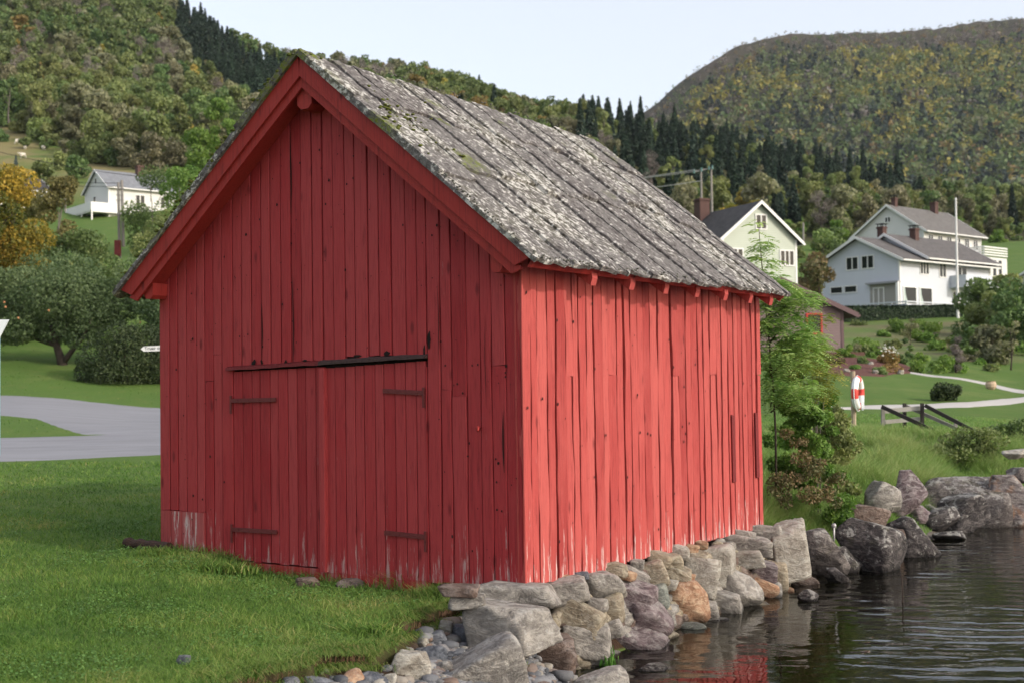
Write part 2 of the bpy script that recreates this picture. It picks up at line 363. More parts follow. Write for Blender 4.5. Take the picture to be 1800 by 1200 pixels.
# ------------------------------------------------------------------ roads and paths laid on the ground
def strip(name, near, far, mat, lift=.012, nx=80, ny=14, rough_e=1.0):
    def pl(pts):
        W = np.array([hit(*q)[:2] for q in pts]); t = np.r_[0, np.cumsum(np.hypot(*np.diff(W, axis=0).T))]; t /= t[-1]
        tt = np.linspace(0, 1, nx); return np.stack([np.interp(tt, t, W[:,0]), np.interp(tt, t, W[:,1])], 1)
    a, b = pl(near), pl(far); k = np.linspace(0, 1, ny)[None, :, None]
    Q = a[:, None]*(1-k) + b[:, None]*k
    dy_ = np.sign(b-a)[:, 1]
    for j_, s_ in ((0, -1), (ny-1, 1)): Q[:, j_, 1] += dy_*s_*(.25 + fbm(Q[:, j_, 0]*1.4, Q[:, j_, 1]*1.4, o=3, s=4+j_)*.35)*rough_e
    X, Y = Q[..., 0], Q[..., 1]; Z = land(X, Y)
    prof = np.minimum(np.arange(ny), np.arange(ny)[::-1]).clip(0, 2)/2.0; Z = Z + lift*prof[None, :] - .015*(1-prof[None, :])
    o = link(name, grid_mesh(name, X, Y, Z, mat)); return tag(o, kind='structure')
ta = NT('asphalt'); co = ta.coord()
ac = ta.mix(ta.noise(co, 60, 3, .7), (.17, .175, .19), (.30, .30, .32)); ac = ta.mix(ta.math('MULTIPLY', ta.ramp(ta.noise(ta.mapv(co, (.12, 1.0, 1)), 2.5, 6, .65), [(.5, 0.), (.62, 1.)]), .45), ac, (.13, .13, .14)); ac = ta.mix(ta.ramp(ta.noise(ta.mapv(co, (.3, 1.2, 1)), 1.2, 5, .6), [(.4, 0.), (.7, 1.)]), ac, (.20, .20, .215))
ta.bsdf(ac, .85, ta.bump(ta.noise(co, 120, 2), .3, .005), .2)
strip('road', [(-500, 826), (-250, 820), (0, 812), (120, 808), (280, 800), (420, 795), (700, 790)], [(-500, 776), (-250, 771), (0, 768), (145, 765), (280, 758), (420, 752), (700, 748)], ta.m, .02, 260, 30)
strip('side_road', [(-500, 722), (-200, 729), (0, 731), (60, 736), (145, 764), (280, 764), (420, 758)], [(-500, 682), (-200, 688), (0, 694), (140, 703), (280, 716), (420, 728), (600, 742)], ta.m, .035, 260, 30)
tp = NT('path_gravel'); co = tp.coord()
tp.bsdf(tp.mix(tp.noise(co, 9, 5, .7), (.36, .34, .32), (.50, .48, .46)), .9, None, .1)
strip('path', [(1380, 722), (1510, 719), (1600, 720), (1700, 717), (1800, 708), (1950, 694)], [(1380, 715), (1510, 712), (1600, 709), (1700, 705), (1800, 696), (1950, 682)], tp.m, .02, 140, 9, .3)
strip('upper_path', [(1600, 656), (1660, 664), (1740, 678), (1820, 694), (1950, 706)], [(1600, 653), (1660, 660), (1740, 672), (1820, 686), (1950, 697)], tp.m, .02, 140, 9, .3)
tm = NT('mulch'); co = tm.coord()
tm.bsdf(tm.mix(tm.ramp(tm.noise(co, 14, 5, .7), [(.35, 0.), (.65, 1.)]), (.05, .022, .018), (.20, .10, .085)), .95, tm.bump(tm.noise(co, 20, 3), .8, .05), .1)
strip('flower_bed', [(1440, 655), (1490, 662), (1540, 663), (1600, 656), (1612, 650)], [(1440, 628), (1490, 626), (1540, 630), (1580, 638), (1600, 647)], tm.m, .05, 40, 12)

# ------------------------------------------------------------------ far mountain
def mtn_h(X, Y):
    a = 900 + F*X/np.maximum(Y, 1)
    top = np.interp(a, [700, 1000, 1100, 1165, 1200, 1250, 1290, 1340, 1400, 1460, 1540, 1620, 1700, 1760, 1800, 2000, 2400, 3200], [330, 260, 215, 176, 140, 108, 86, 66, 54, 52, 50, 49, 38, 30, 30, 22, 20, 150])
    # how far the crest stands: the shoulder at 1100 m, the high ground behind at 1500 m
    dc = np.interp(a, [700, 1165, 1400, 1800, 2400], [1150, 1180, 1300, 1380, 1400])
    crest = CZ + (yh(a)-top)/F*dc
    base = 20 + 0*a; t = np.clip((Y-760)/(dc-760), 0, 1.0)
    prof = t**.85*(1 - .12*np.sin(t*math.pi))
    h = base + (crest-base)*prof
    h = np.where(Y > dc, crest - (Y-dc)*.12, h)
    r = fbm(X*.006, Y*.006, o=4, s=21)*22*np.sin(np.clip(t, 0, 1)*math.pi)**.7 + fbm(X*.03, Y*.03, o=3, s=22)*3.0
    return h + r
mx = np.linspace(-100, 1700, 260); my = np.linspace(740, 2100, 220); MX, MY = np.meshgrid(mx, my, indexing='ij')
tmn = NT('mountain_heath'); co = tmn.coord()
tmn.bsdf(tmn.mix(tmn.ramp(tmn.noise(co, .02, 6, .6), [(.35, 0.), (.65, 1.)]), (.036, .038, .027), (.068, .058, .044)), .95, None, .1)
mo = link('mountain', grid_mesh('mountain', MX, MY, mtn_h(MX, MY), tmn.m)); tag(mo, kind='structure')
# ------------------------------------------------------------------ boathouse
HR, EAVE_X, EAVE_Z, OV, OVR = 4.86, 0.315, 2.785, 0.286, 0.12   # ridge top, eave reach, eave height, verge overhang front, rear
SL = (HR-EAVE_Z)/(BW/2+EAVE_X); SA = math.atan(SL)
def roof_z(x): return HR - SL*abs(x+BW/2)
def red_paint(name, base, faded, dark, wear, wearz, grain=1.0):
    t = NT(name); co = t.coord(); bv = t.attr('bv')
    g1 = t.noise(t.mapv(co, (38, 38, 1.4)), 2.0, 6, .65); g2 = t.noise(t.mapv(co, (90, 90, 3)), 3.0, 3, .6)
    blot = t.noise(t.mapv(co, (2.2, 2.2, .9)), 1.6, 5, .6)
    c = t.mix(t.ramp(bv, [(0., 0.), (1., 1.)]), base, faded); c = t.mix(t.math('MULTIPLY', t.ramp(bv, [(0., .55), (.3, 0.)]), .6), c, dark)
    c = t.mix(t.math('MULTIPLY', t.ramp(blot, [(.42, 0.), (.68, 1.)]), .55), c, faded)
    c = t.mix(t.math('MULTIPLY', t.ramp(g1, [(.28, 1.), (.50, 0.)]), .6), c, dark); c = t.mix(t.math('MULTIPLY', t.ramp(g1, [(.60, 0.), (.75, 1.)]), .4), c, tuple(min(.6, q*1.35) for q in faded))
    # knots
    vo = t.n('ShaderNodeTexVoronoi', {'Vector': t.mapv(co, (5.5, 5.5, 1.9)), 'Scale': 1.0, 'Randomness': 1.0})
    kn = t.ramp(t.math('ADD', vo.outputs['Distance'], t.math('MULTIPLY', t.math('SUBTRACT', g2, .5), .12)), [(.06, 1.), (.15, 0.)])
    pick = t.ramp(t.n('ShaderNodeSeparateColor', {'Color': vo.outputs['Color']}).outputs[0], [(.34, 0.), (.36, 1.)])
    c = t.mix(t.math('MULTIPLY', t.math('MULTIPLY', kn, pick), .8), c, dark)
    c = t.mix(t.math('MULTIPLY', t.ramp(t.noise(t.mapv(co, (7, 7, 1.1)), 2.3, 6, .7), [(.56, 0.), (.70, 1.)]), .45), c, dark)
    # rubbed and flaked paint, mostly low down
    z = t.n('ShaderNodeSeparateXYZ', {'Vector': co}).outputs[2]
    low = t.math('SUBTRACT', 1.0, t.math('DIVIDE', z, wearz), clamp=True)
    wn_ = t.noise(t.mapv(co, (9, 9, .8)), 1.7, 8, .72)
    thr = t.math('ADD', t.math('MULTIPLY', t.math('MULTIPLY', low, low), .17), t.math('ADD', wn_, t.math('MULTIPLY', t.math('SUBTRACT', g2, .5), .22)))
    wm = t.ramp(thr, [(.685, 0.), (.73, 1.)])
    c = t.mix(t.math('MULTIPLY', wm, wear), c, (.50, .40, .38))
    h = t.math('ADD', t.math('MULTIPLY', g1, .8), t.math('MULTIPLY', g2, .35))
    t.bsdf(c, .62, t.bump(h, .85*grain, .008), .22); return t.m
RED_F = red_paint('faded_red_paint', (.31, .020, .025), (.35, .045, .048), (.12, .008, .011), .55, .9)
RED_S = red_paint('red_paint', (.335, .042, .038), (.41, .080, .070), (.12, .010, .011), .85, .9)
RED_T = red_paint('trim_red_paint', (.30, .026, .022), (.34, .04, .034), (.08, .008, .008), .25, .6, .6)
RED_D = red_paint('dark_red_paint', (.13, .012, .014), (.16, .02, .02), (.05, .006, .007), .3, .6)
HOLE = plain('dark_gap', (.012, .006, .005), .95)
OLDW = plain('weathered_wood', (.05, .03, .028), .9, .6, 30, bump=.4)
IRON = plain('painted_iron', (.12, .022, .022), .6, .4, 60, bump=.3)
rng = np.random.RandomState(5)
bh = empty('boathouse', (BX, BY, BZ), -YAW, 'weathered red wooden boathouse with a mossy grey plank roof on a stone footing', 'boathouse')
def bchild(mb, name, mats, parent=None, smooth=False, label=None):
    o = mb.build(name, mats, parent or bh, smooth)
    if label: o['label'] = label
    return o
def board(mb, x0, x1, z0, z1, y, th, wav=.0, seed=0, ax='x', n=None, zt=None, rag=0.0, bow=0.0):
    """a vertical board on a wall; front face at depth y (towards -y for ax 'x', towards +x for ax 'y')"""
    n = n or max(2, int((z1-z0)/.09)); zs = np.linspace(z0, z1, n)
    l = x0 + wav*fbm(zs*1.7+seed*9.1, zs*0+seed, o=3, s=seed % 97) ; r = x1 + wav*fbm(zs*1.7+seed*5.3+40, zs*0+seed, o=3, s=(seed+31) % 97)
    c = l*.0 + bow*np.sin((zs-z0)/(z1-z0)*math.pi)
    vs = []
    for i, z in enumerate(zs):
        zl = zr = z
        if i == n-1 and zt: zl, zr = zt(l[i]), zt(r[i])
        if i == 0: zl += rag*rng.uniform(-1, 1); zr += rag*rng.uniform(-1, 1)
        if ax == 'x': q = [(l[i]+.003, y+c[i]*0+.004, zl), (l[i]+.010, y-c[i], zl), (r[i]-.010, y-c[i], zr), (r[i]-.003, y+.004, zr), (r[i]-.001, y+th, zr), (l[i]+.001, y+th, zl)]
        else: q = [(y-.004, l[i]+.001, zl), (y+c[i], l[i]+.009, zl), (y+c[i], r[i]-.009, zr), (y-.004, r[i]-.001, zr), (y-th, r[i], zr), (y-th, l[i], zl)]
        vs += q
    fs = []
    k = 6
    for i in range(n-1):
        for j in range(k):
            a, b = i*k+j, i*k+(j+1) % k; fs.append((a, b, b+k, a+k) if ax == 'x' else (a, b, b+k, a+k))
    fs += [tuple(range(k-1, -1, -1)), tuple(range((n-1)*k, n*k))]
    mb.av = rng.uniform(0, 1); mb.add(vs, fs)
# ---- front wall: vertical boards, clipped under the roof, left open for the doors
DX0, DX1, DZ = -3.425, -1.005, 1.86
fw = MB(); fw.mi = 1
poly = [(-BW+.02, -.05), (DX0, -.05), (DX0, DZ), (DX1, DZ), (DX1, -.05), (-.02, -.05), (-.02, roof_z(0)-.16), (-BW/2, HR-.2), (-BW+.02, roof_z(-BW)-.16)]
fw.prism(poly, .045, .08)
fw.mi = 0
xs = [-BW]; 
while xs[-1] < -.09: xs.append(xs[-1] + rng.choice([.118, .13, .142, .155, .125])*rng.uniform(.95, 1.05))
xs = np.array(xs); xs = -BW + (xs+BW)/(xs[-1]+BW)*(BW-.004)
bot = lambda x: -.03 + .0*x
for i in range(len(xs)-1):
    x0, x1 = xs[i], xs[i+1]; y = rng.uniform(-.003, .004); gap = .0015 + (rng.rand() < .2)*rng.uniform(.002, .006)
    a, b = x0+gap, x1-gap; zt = lambda x: roof_z(x)-.14; wav = .004 if x1 < -1 else .009
    mid = (x0+x1)/2
    if DX0-.06 < mid < DX1+.05:
        if x0 < DX0 < x1: a2 = DX0-.007; board(fw, a, max(a2, a+.02), -.03, DZ, y, .03, .002, i)
        if x0 < DX1 < x1: a2 = DX1+.007; board(fw, min(a2, b-.02), b, -.03, DZ, y, .03, .002, i)
        z0 = 1.90 + .075*(mid-DX0)/(DX1-DX0) + rng.uniform(-.012, .02)
        board(fw, a, b, z0, zt(mid), y, .03, wav, i*3+1, zt=zt, rag=.012)
    else:
        cuts = [-.03 + rng.uniform(-.02, .01)]
        if mid < -3.85: cuts.append(.445)
        elif rng.rand() < .45: cuts.append(rng.uniform(.8, 2.3))
        cuts.append(zt(mid))
        for k in range(len(cuts)-1):
            board(fw, a, b, cuts[k]+(.003 if k else 0), cuts[k+1], y+rng.uniform(-.003, .003), .03, wav, i*5+k, zt=zt if k == len(cuts)-2 else None, rag=.006)
            if mid < -3.85 and k == 0:
                for q in range(-6*int(fw.v[-1] is not None)*0, 0): pass
# nail holes and worm holes
fw.mi = 1
for _ in range(230):
    x = rng.uniform(-BW+.08, -.05); z = rng.uniform(.2, roof_z(x)-.35)
    if DX0-.05 < x < DX1+.05 and z < 2: continue
    r = rng.choice([.004, .006, .009, .012], p=[.35, .35, .2, .1]); n = 6
    fw.add([(x+r*math.cos(t)*rng.uniform(.7, 1.2), -.0065, z+r*1.3*math.sin(t)*rng.uniform(.7, 1.2)) for t in np.linspace(0, 2*math.pi, n, endpoint=False)], [tuple(range(n))])
for x, z0, z1, w in ((-3.018, 1.95, 2.55, .007), (-2.60, 1.93, 2.75, .006), (-2.615, 3.35, 4.15, .008), (-.86, 1.9, 2.6, .004), (-.36, 1.5, 2.3, .003), (-.183, .95, 1.47, .008)):
    zs = np.linspace(z0, z1, 9); xx = x + .004*np.sin(zs*9); ww = w*np.sin((np.linspace(0.08, .96, 9))*math.pi)
    vs = [(xx[i]-ww[i], -.0072, zs[i]) for i in range(9)] + [(xx[i]+ww[i], -.0072, zs[i]) for i in range(9)]
    fw.add(vs, [(i, i+9, i+10, i+1) for i in range(8)])
# rotten patches
for x, z, w, h in ((-.965, 2.1, .035, .13), (-1.02, 2.0, .02, .1), (-1.45, 1.99, .06, .04), (-1.8, 1.975, .09, .03), (-3.13, 1.93, .05, .07), (-3.02, 1.94, .03, .05), (-2.7, 1.93, .03, .06), (-2.45, 1.945, .04, .03)):
    n = 12; fw.add([(x+w*.7*math.cos(t)*rng.uniform(.5, 1.2), -.0082, z+h*.6*math.sin(t)*rng.uniform(.5, 1.25)) for t in np.linspace(0, 2*math.pi, n, endpoint=False)], [tuple(range(n))])
bchild(fw, 'front_wall', [RED_F, HOLE])
# ---- doors
def door(x0, x1, z0, zt0, zt1, n, hinge_x, hz, sgn, bulge):
    d = MB(); d.mi = 1; d.box((x0+.01, .03, z0+.02), (x1-.01, .05, min(zt0, zt1)-.02)); d.mi = 0
    xs = np.linspace(x0, x1, n+1) + np.r_[0, rng.uniform(-.012, .012, n-1), 0]
    for i in range(n):
        m = (xs[i]+xs[i+1])/2; top = zt0+(zt1-zt0)*(m-x0)/(x1-x0)
        board(d, xs[i]+.001, xs[i+1]-.001, z0+rng.uniform(-.008, .008), top, .004+rng.uniform(-.002, .002), .026, .002, i+int(m*100) % 50)
    o = bchild(d, 'door', [RED_F, HOLE])
    for z, tilt in hz:
        h = MB(); L = .60 if sgn > 0 else .44
        a = Vector((hinge_x, -.012, z)); b = Vector((hinge_x+sgn*L, -.012, z+tilt*L))
        h.beam(a, b, .018, .040); h.beam(a+Vector((-sgn*.004, -.004, .05)), a+Vector((-sgn*.004, -.004, -.13)), .02, .016, (0, 1, 0))
        h.box((hinge_x+sgn*L-.02, -.02, z+tilt*L-.02), (hinge_x+sgn*L+.01, -.006, z+tilt*L+.02))
        for k in range(4):
            q = a.lerp(b, .15+.25*k); h.box((q.x-.006, q.y-.012, q.z-.006), (q.x+.006, q.y-.004, q.z+.006))
        h.build('hinge', IRON, o)
    return o
dl = door(DX0+.006, -2.215, -.0, 1.856, 1.882, 10, -3.44, [(1.572, .012), (.30, .01)], 1, 0)
dr = door(-2.20, DX1-.010, -.035, 1.868, 1.912, 10, -1.03, [(1.63, .05), (.36, .03)], -1, 0)
mbt = MB(); board(mbt, -2.256, -2.182, -.03, 1.872, -.042, .046, .003, 77); bchild(mbt, 'cover_batten', RED_F)
# lintel drip board over the doors, split and rotten on the right
ln = MB()
zl = lambda x: 1.885 + .062*(x-DX0)/(DX1-DX0)
for x0, x1, h0, y0 in ((-3.49, -2.25, .028, -.045), (-2.25, -.99, .026, -.05)):
    n = 26; xx = np.linspace(x0, x1, n); top = np.array([zl(x)+h0/2 for x in xx]) + .006*fbm(xx*7, xx*0, s=3); bo = np.array([zl(x)-h0/2 for x in xx]) + .008*fbm(xx*9, xx*0, s=8)
    ln.mi = 0 if x1 < -2 else 1
    vs = []
    for i in range(n): vs += [(xx[i], y0, bo[i]), (xx[i], y0+.006, top[i]), (xx[i], .01, top[i]+.02), (xx[i], .01, bo[i])]
    ln.add(vs, [(i*4+j, (i+1)*4+j, (i+1)*4+(j+1) % 4, i*4+(j+1) % 4) for i in range(n-1) for j in range(4)] + [(0, 1, 2, 3), tuple(range(n*4-1, n*4-5, -1))])
bchild(ln, 'lintel', [RED_D, OLDW], label='dark split drip board over the doors')
sb_ = MB(); sb_.box((DX0-.02, .006, -.135), (DX1+.02, .12, -.012)); bchild(sb_, 'sill_beam', RED_T)
ds = MB(); ds.box((-2.2, .014, 1.80), (-1.02, .028, 1.905)); bchild(ds, 'door_gap_board', HOLE)
# whitish rubbed patch boards bottom left
RUB = red_paint('rubbed_red_paint', (.30, .035, .035), (.36, .09, .088), (.12, .02, .02), 1.0, 2.6)
pb = MB(); px_ = [-4.50, -4.345, -4.18, -4.015, -3.85]
for i in range(4): board(pb, px_[i]+.002, px_[i+1]-.002, -.05+.02*i*0, .44, -.006, .01, .003, 200+i)
bchild(pb, 'patch_boards', RUB, label='rubbed boards with bare whitish edges')
nb = MB(); nb.tube([(-.44, -.005, 1.32), (-.43, -.03, 1.33), (-.42, -.045, 1.30)], [.02, .016, .01], 6); bchild(nb, 'knot_stub', RED_T, None, True)
# ---- side wall: inner boards and wavy-edged outer boards
sw = MB(); sw.mi = 1; sw.box((-.12, .01, -.04), (-.068, BL-.01, 2.86)); sw.mi = 0
y = .0; i = 0
while y < BL-.02:
    w = rng.uniform(.13, .19); board(sw, y, min(y+w, BL), -.04, 2.86, -.042, .02, .004, 300+i, 'y'); y += w+.002; i += 1
y = .004; i = 0
while y < BL-.03:
    w = rng.uniform(.085, .165); gap = rng.choice([.002, .005, .014, .026, .040], p=[.30, .16, .22, .20, .12])
    y1 = min(y+w, BL-.004)
    if BL-.004-y1 < .05: y1 = BL-.004
    cuts = [-.02+rng.uniform(-.03, .015)]
    if rng.rand() < .2: cuts.append(1.76+rng.uniform(-.01, .01))
    cuts.append(2.86)
    th = rng.uniform(.0, .009)
    for k in range(len(cuts)-1):
        board(sw, y, y1, cuts[k]+(.003 if k else 0), cuts[k+1], th+(k*.002), .03, .026, 400+i*3+k, 'y', rag=.008, n=34)
    y = y1+gap; i += 1
sw.mi = 1
for _ in range(80):
    yy = rng.uniform(.05, BL-.05); z = rng.uniform(.1, 2.5); r = rng.choice([.004, .006, .010])
    sw.add([(.0135, yy+r*math.cos(t), z+r*1.6*math.sin(t)) for t in np.linspace(0, 2*math.pi, 6, endpoint=False)], [tuple(range(6))])
bchild(sw, 'side_wall', [RED_S, HOLE])
cb = MB(); board(cb, -.0, .024, -.045, 2.86, -.004, .022, .001, 55); bchild(cb, 'corner_board', RED_S)
rw = MB(); rw.box((-BW+.01, BL-.06, -.02), (-.01, BL-.03, 2.7)); rw.prism([(-BW+.01, 2.7), (-.01, 2.7), (-.01, roof_z(0)-.16), (-BW/2, HR-.2), (-BW+.01, roof_z(-BW)-.16)], BL-.06, BL-.03)
bchild(rw, 'rear_wall', RED_S)
lw = MB(); y = 0; i = 0
while y < BL-.05:
    w = rng.uniform(.12, .17)
    mbq = y+w; lw.av = rng.rand(); lw.box((-BW-.002+rng.uniform(0, .006), y+.002, -.04), (-BW+.03, min(mbq, BL)-.002, 2.86)); y = mbq
bchild(lw, 'left_wall', RED_F)
for ys0, zb, sk in ((4.285, .56, .02), (4.955, .565, .045)):  # dark red strips laid on the boards in place of two dark slots
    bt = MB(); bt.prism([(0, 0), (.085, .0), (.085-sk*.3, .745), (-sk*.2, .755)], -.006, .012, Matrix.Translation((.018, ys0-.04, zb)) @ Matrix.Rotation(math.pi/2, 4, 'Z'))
    bchild(bt, 'slot_strip', RED_D, label='short dark red strip in place of a slot near the far corner')
# ---- roof: decks, planks in overlapping courses, verge boards
def slope_pt(side, s, y, n):
    """s down the slope from the ridge, n out of the surface; side +1 right, -1 left"""
    return (-BW/2 + side*(s*math.cos(SA) + n*math.sin(SA)), y, HR-.075 - s*math.sin(SA) + n*math.cos(SA))
S_LEN = (BW/2+EAVE_X)/math.cos(SA)
tr_ = NT('lichen_roof'); co = tr_.coord()
mp = tr_.n('ShaderNodeMapping', {'Vector': co, 'Rotation': (0, SA, 0), 'Scale': (1, 1, 1)}).outputs[0]
mps = tr_.mapv(mp, (2.6, 9, 6))
a1 = tr_.noise(mps, 2.2, 8, .7); a2 = tr_.noise(co, 17, 7, .72); a3 = tr_.noise(co, 1.1, 5, .6); a4 = tr_.noise(co, 55, 4, .7)
c = tr_.mix(tr_.ramp(a1, [(.34, 0.), (.60, 1.)]), (.055, .046, .046), (.185, .172, .168))
c = tr_.mix(tr_.attr('bv'), c, tr_.mix(.5, c, (.17, .165, .16)))
c = tr_.mix(tr_.ramp(tr_.math('ADD', tr_.math('MULTIPLY', a2, .65), tr_.math('MULTIPLY', a4, .35)), [(.52, 0.), (.61, .8)]), c, (.31, .305, .285))
c = tr_.mix(tr_.ramp(a2, [(.34, .95), (.46, 0.)]), c, (.028, .024, .022))
y_ = tr_.n('ShaderNodeSeparateXYZ', {'Vector': co}).outputs
gm = tr_.math('MULTIPLY', tr_.ramp(a3, [(.50, 0.), (.68, .55)]), tr_.ramp(a4, [(.4, 0.2), (.6, 1.)]))
c = tr_.mix(gm, c, (.16, .16, .09))
c = tr_.mix(tr_.ramp(tr_.math('ADD', a2, tr_.math('MULTIPLY', a3, .4)), [(.75, 0.), (.80, 1.)]), c, (.52, .51, .48))
c = tr_.mix(tr_.math('MULTIPLY', tr_.attr('moss'), tr_.ramp(tr_.math('ADD', a2, tr_.math('MULTIPLY', a4, .3)), [(.58, 0.), (.72, 1.)])), c, tr_.mix(a4, (.05, .065, .01), (.20, .24, .035)))
tr_.bsdf(c, .95, tr_.bump(tr_.math('ADD', tr_.math('ADD', a2, tr_.math('MULTIPLY', a4, .6)), tr_.math('MULTIPLY', a1, .8)), .9, .022), .1)
ROOFM = tr_.m
deck = MB()
for sd in (1, -1):
    q = [slope_pt(sd, s, y, n) for s, y, n in ((0, -OV+.05, -.03), (S_LEN-.03, -OV+.05, -.03), (S_LEN-.03, BL+OVR-.03, -.03), (0, BL+OVR-.03, -.03), (0, -OV+.05, -.005), (S_LEN-.03, -OV+.05, -.005), (S_LEN-.03, BL+OVR-.03, -.005), (0, BL+OVR-.03, -.005))]
    deck.add(q, [(0,3,2,1),(4,5,6,7),(0,1,5,4),(1,2,6,5),(2,3,7,6),(3,0,4,7)])
bchild(deck, 'roof_deck', RED_D)
def slabs(sd, course, s0, s1, lift, seed):
    r = np.random.RandomState(seed); VV, FF, BV, MO = [], [], [], []; nb_ = 0
    y = -OV - .015; end = BL+OVR
    while y < end-.05:
        w = r.uniform(.40, .60) if course == 2 else r.uniform(.34, .72); y1 = min(y+w, end)
        if end-y1 < .14: y1 = end
        ns, nt = max(6, int((s1-s0)/.028)), max(6, int((y1-y)/.024))
        ss = np.linspace(0, 1, ns); tt = np.linspace(0, 1, nt); Sg, Tg = np.meshgrid(ss, tt, indexing='ij')
        sa, sb2 = s0+r.uniform(-.03, .03), s1+r.uniform(-.16, .14); 
        if course == 2: sb2 = s1+r.uniform(-.015, .028)
        skew = r.uniform(-.02, .02)
        yy0 = y + .014*fbm(ss*4+seed, ss*0+y*7, o=3, s=2) + skew*0; yy1 = y1 + .004 + .016*fbm(ss*4+seed, ss*0+y1*7+9, o=3, s=5)
        Yg = yy0[:, None]*(1-Tg) + yy1[:, None]*Tg
        Sg2 = sa + (sb2-sa)*Sg; edge = .045*fbm(Yg*9, Sg*0+seed, o=3, s=6)
        Sg2 = Sg2 + edge*sstep(.85, 1, Sg)
        if course == 0: Sg2 = np.maximum(Sg2, -.01)
        cup = .004*(2*Tg-1)**2
        th = .022; N = lift + .025*(1-Tg) + cup + (Sg-.5)*.012 + .010*fbm(Sg2*5, Yg*16, s=seed, o=4) + .008*fbm(Sg2*28, Yg*28, s=seed+5, o=3) + r.uniform(-.006, .008)
        N = N + .006*np.sin(Sg2*1.7+seed)
        drop = sstep(0, .10, Sg)*sstep(1.0, .955, Sg)*sstep(0, .03, Tg)*sstep(1, .97, Tg); N = N - (1-drop)*.012
        top = np.stack([*[np.asarray(v) for v in ((-BW/2 + sd*(Sg2*math.cos(SA) + (N+th)*math.sin(SA))), Yg, HR-.075 - Sg2*math.sin(SA) + (N+th)*math.cos(SA))]], -1).reshape(-1, 3)
        Nb = N*0-.004-.0012*course-.0007*(seed % 5)
        botm = np.stack([*[np.asarray(v) for v in ((-BW/2 + sd*(Sg2*math.cos(SA) + (Nb)*math.sin(SA))), Yg, HR-.075 - Sg2*math.sin(SA) + Nb*math.cos(SA))]], -1).reshape(-1, 3)
        k = ns*nt; ii = np.arange(k).reshape(ns, nt)
        ft = np.stack([ii[:-1,:-1], ii[1:,:-1], ii[1:,1:], ii[:-1,1:]], -1).reshape(-1, 4)
        rim = np.concatenate([ii[0, :], ii[1:, -1], ii[-1, ::-1][1:], ii[::-1, 0][1:-1]])
        fr_ = np.stack([rim, np.roll(rim, -1), np.roll(rim, -1)+k, rim+k], 1)
        VV += [top, botm]; FF += [ft+nb_, ft[:, ::-1]+nb_+k, fr_+nb_]; nb_ += 2*k
        BV += [np.full(2*k, r.rand())]
        m = sstep(.30, .62, fbm(Yg*3.1, Sg2*2.3, s=41, o=4) + .55*sstep(.9, -.3, Yg)*sstep(2.2, .2, Sg2) - .12*sstep(.3, 1.2, Yg)) if sd > 0 else sstep(.0, .5, fbm(Yg*3.1, Sg2*2.3, s=43, o=4)+.05)
        if course == 2 and sd > 0: m = m*.3
        MO += [np.concatenate([m.ravel()]*2)]
        y = y1
    return np.concatenate(VV), np.concatenate(FF), np.concatenate(BV), np.concatenate(MO)
crs = ((-.02, .27, .026), (.235, .60, .013), (.555, 1.0, .0))
for sd in (1, -1):
    for ci, (f0, f1, lf) in enumerate(crs):
        V, Fc, bv, mo_ = slabs(sd, ci, f0*S_LEN, f1*S_LEN + (.05 if ci == 2 else 0), lf, 11+ci*7+(sd < 0)*50)
        me = np_mesh('roof_planks', V, Fc, ROOFM, {'bv': bv, 'moss': mo_}, True)
        try: me.set_sharp_from_angle(angle=R(50))
        except Exception: pass
        link('roof_planks', me, bh)
# moss clumps on the left verge and loose lichen crust along edges
def lump(mb, p, r, rs, sq=(1, 1, .6)):
    bm_n = 10; vs, fs = [], []
    for i in range(5):
        ph = math.pi*i/4
        for k in range(7):
            t = 2*math.pi*k/7; q = r*rs.uniform(.75, 1.2)
            vs.append((p[0]+q*math.sin(ph)*math.cos(t)*sq[0], p[1]+q*math.sin(ph)*math.sin(t)*sq[1], p[2]+q*math.cos(ph)*sq[2]))
    for i in range(4):
        for k in range(7): fs.append((i*7+k, i*7+(k+1) % 7, (i+1)*7+(k+1) % 7, (i+1)*7+k))
    mb.add(vs, fs)
MOSS = plain('moss', (.085, .10, .018), .95, .7, 40, bump=.5)
ms = MB(); r = np.random.RandomState(3)
for _ in range(230):
    s = r.uniform(.05, S_LEN*.97); 
    if r.rand() < .35 and s > 1.9: continue
    p = slope_pt(-1, s, -OV+r.uniform(-.02, .10), r.uniform(.03, .09)); lump(ms, p, r.uniform(.012, .032), r)
for _ in range(240):
    s = abs(r.normal(0, .45)) + r.uniform(0, .9); yy = -OV+abs(r.normal(0, .35)); 
    if vnoise(s*3, yy*5, s=9) < .1: continue
    p = slope_pt(1, s, yy, r.uniform(.055, .085)); lump(ms, p, r.uniform(.010, .026), r, (1, 1, .5))
bchild(ms, 'moss', MOSS, None, True)['kind'] = 'stuff'
CRUST = plain('lichen_crust', (.12, .118, .10), .95, .7, 60, bump=.6)
cr = MB()
for _ in range(700):
    q = r.rand()
    if q < .45: p = slope_pt(1, r.uniform(0, S_LEN), -OV+r.uniform(-.008, .02), r.uniform(.012, .06))
    elif q < .8: p = slope_pt(1, S_LEN+r.uniform(.0, .05), r.uniform(-OV, BL+OVR), r.uniform(.0, .05))
    elif q < .9: p = slope_pt(-1, r.uniform(0, S_LEN), -OV+r.uniform(-.025, .01), r.uniform(-.01, .05))
    else: p = slope_pt(1, r.uniform(-.02, .06), r.uniform(-OV, BL), r.uniform(.08, .10))
    lump(cr, p, r.uniform(.006, .015), r)
bchild(cr, 'lichen_crust', CRUST, None, True)['kind'] = 'stuff'
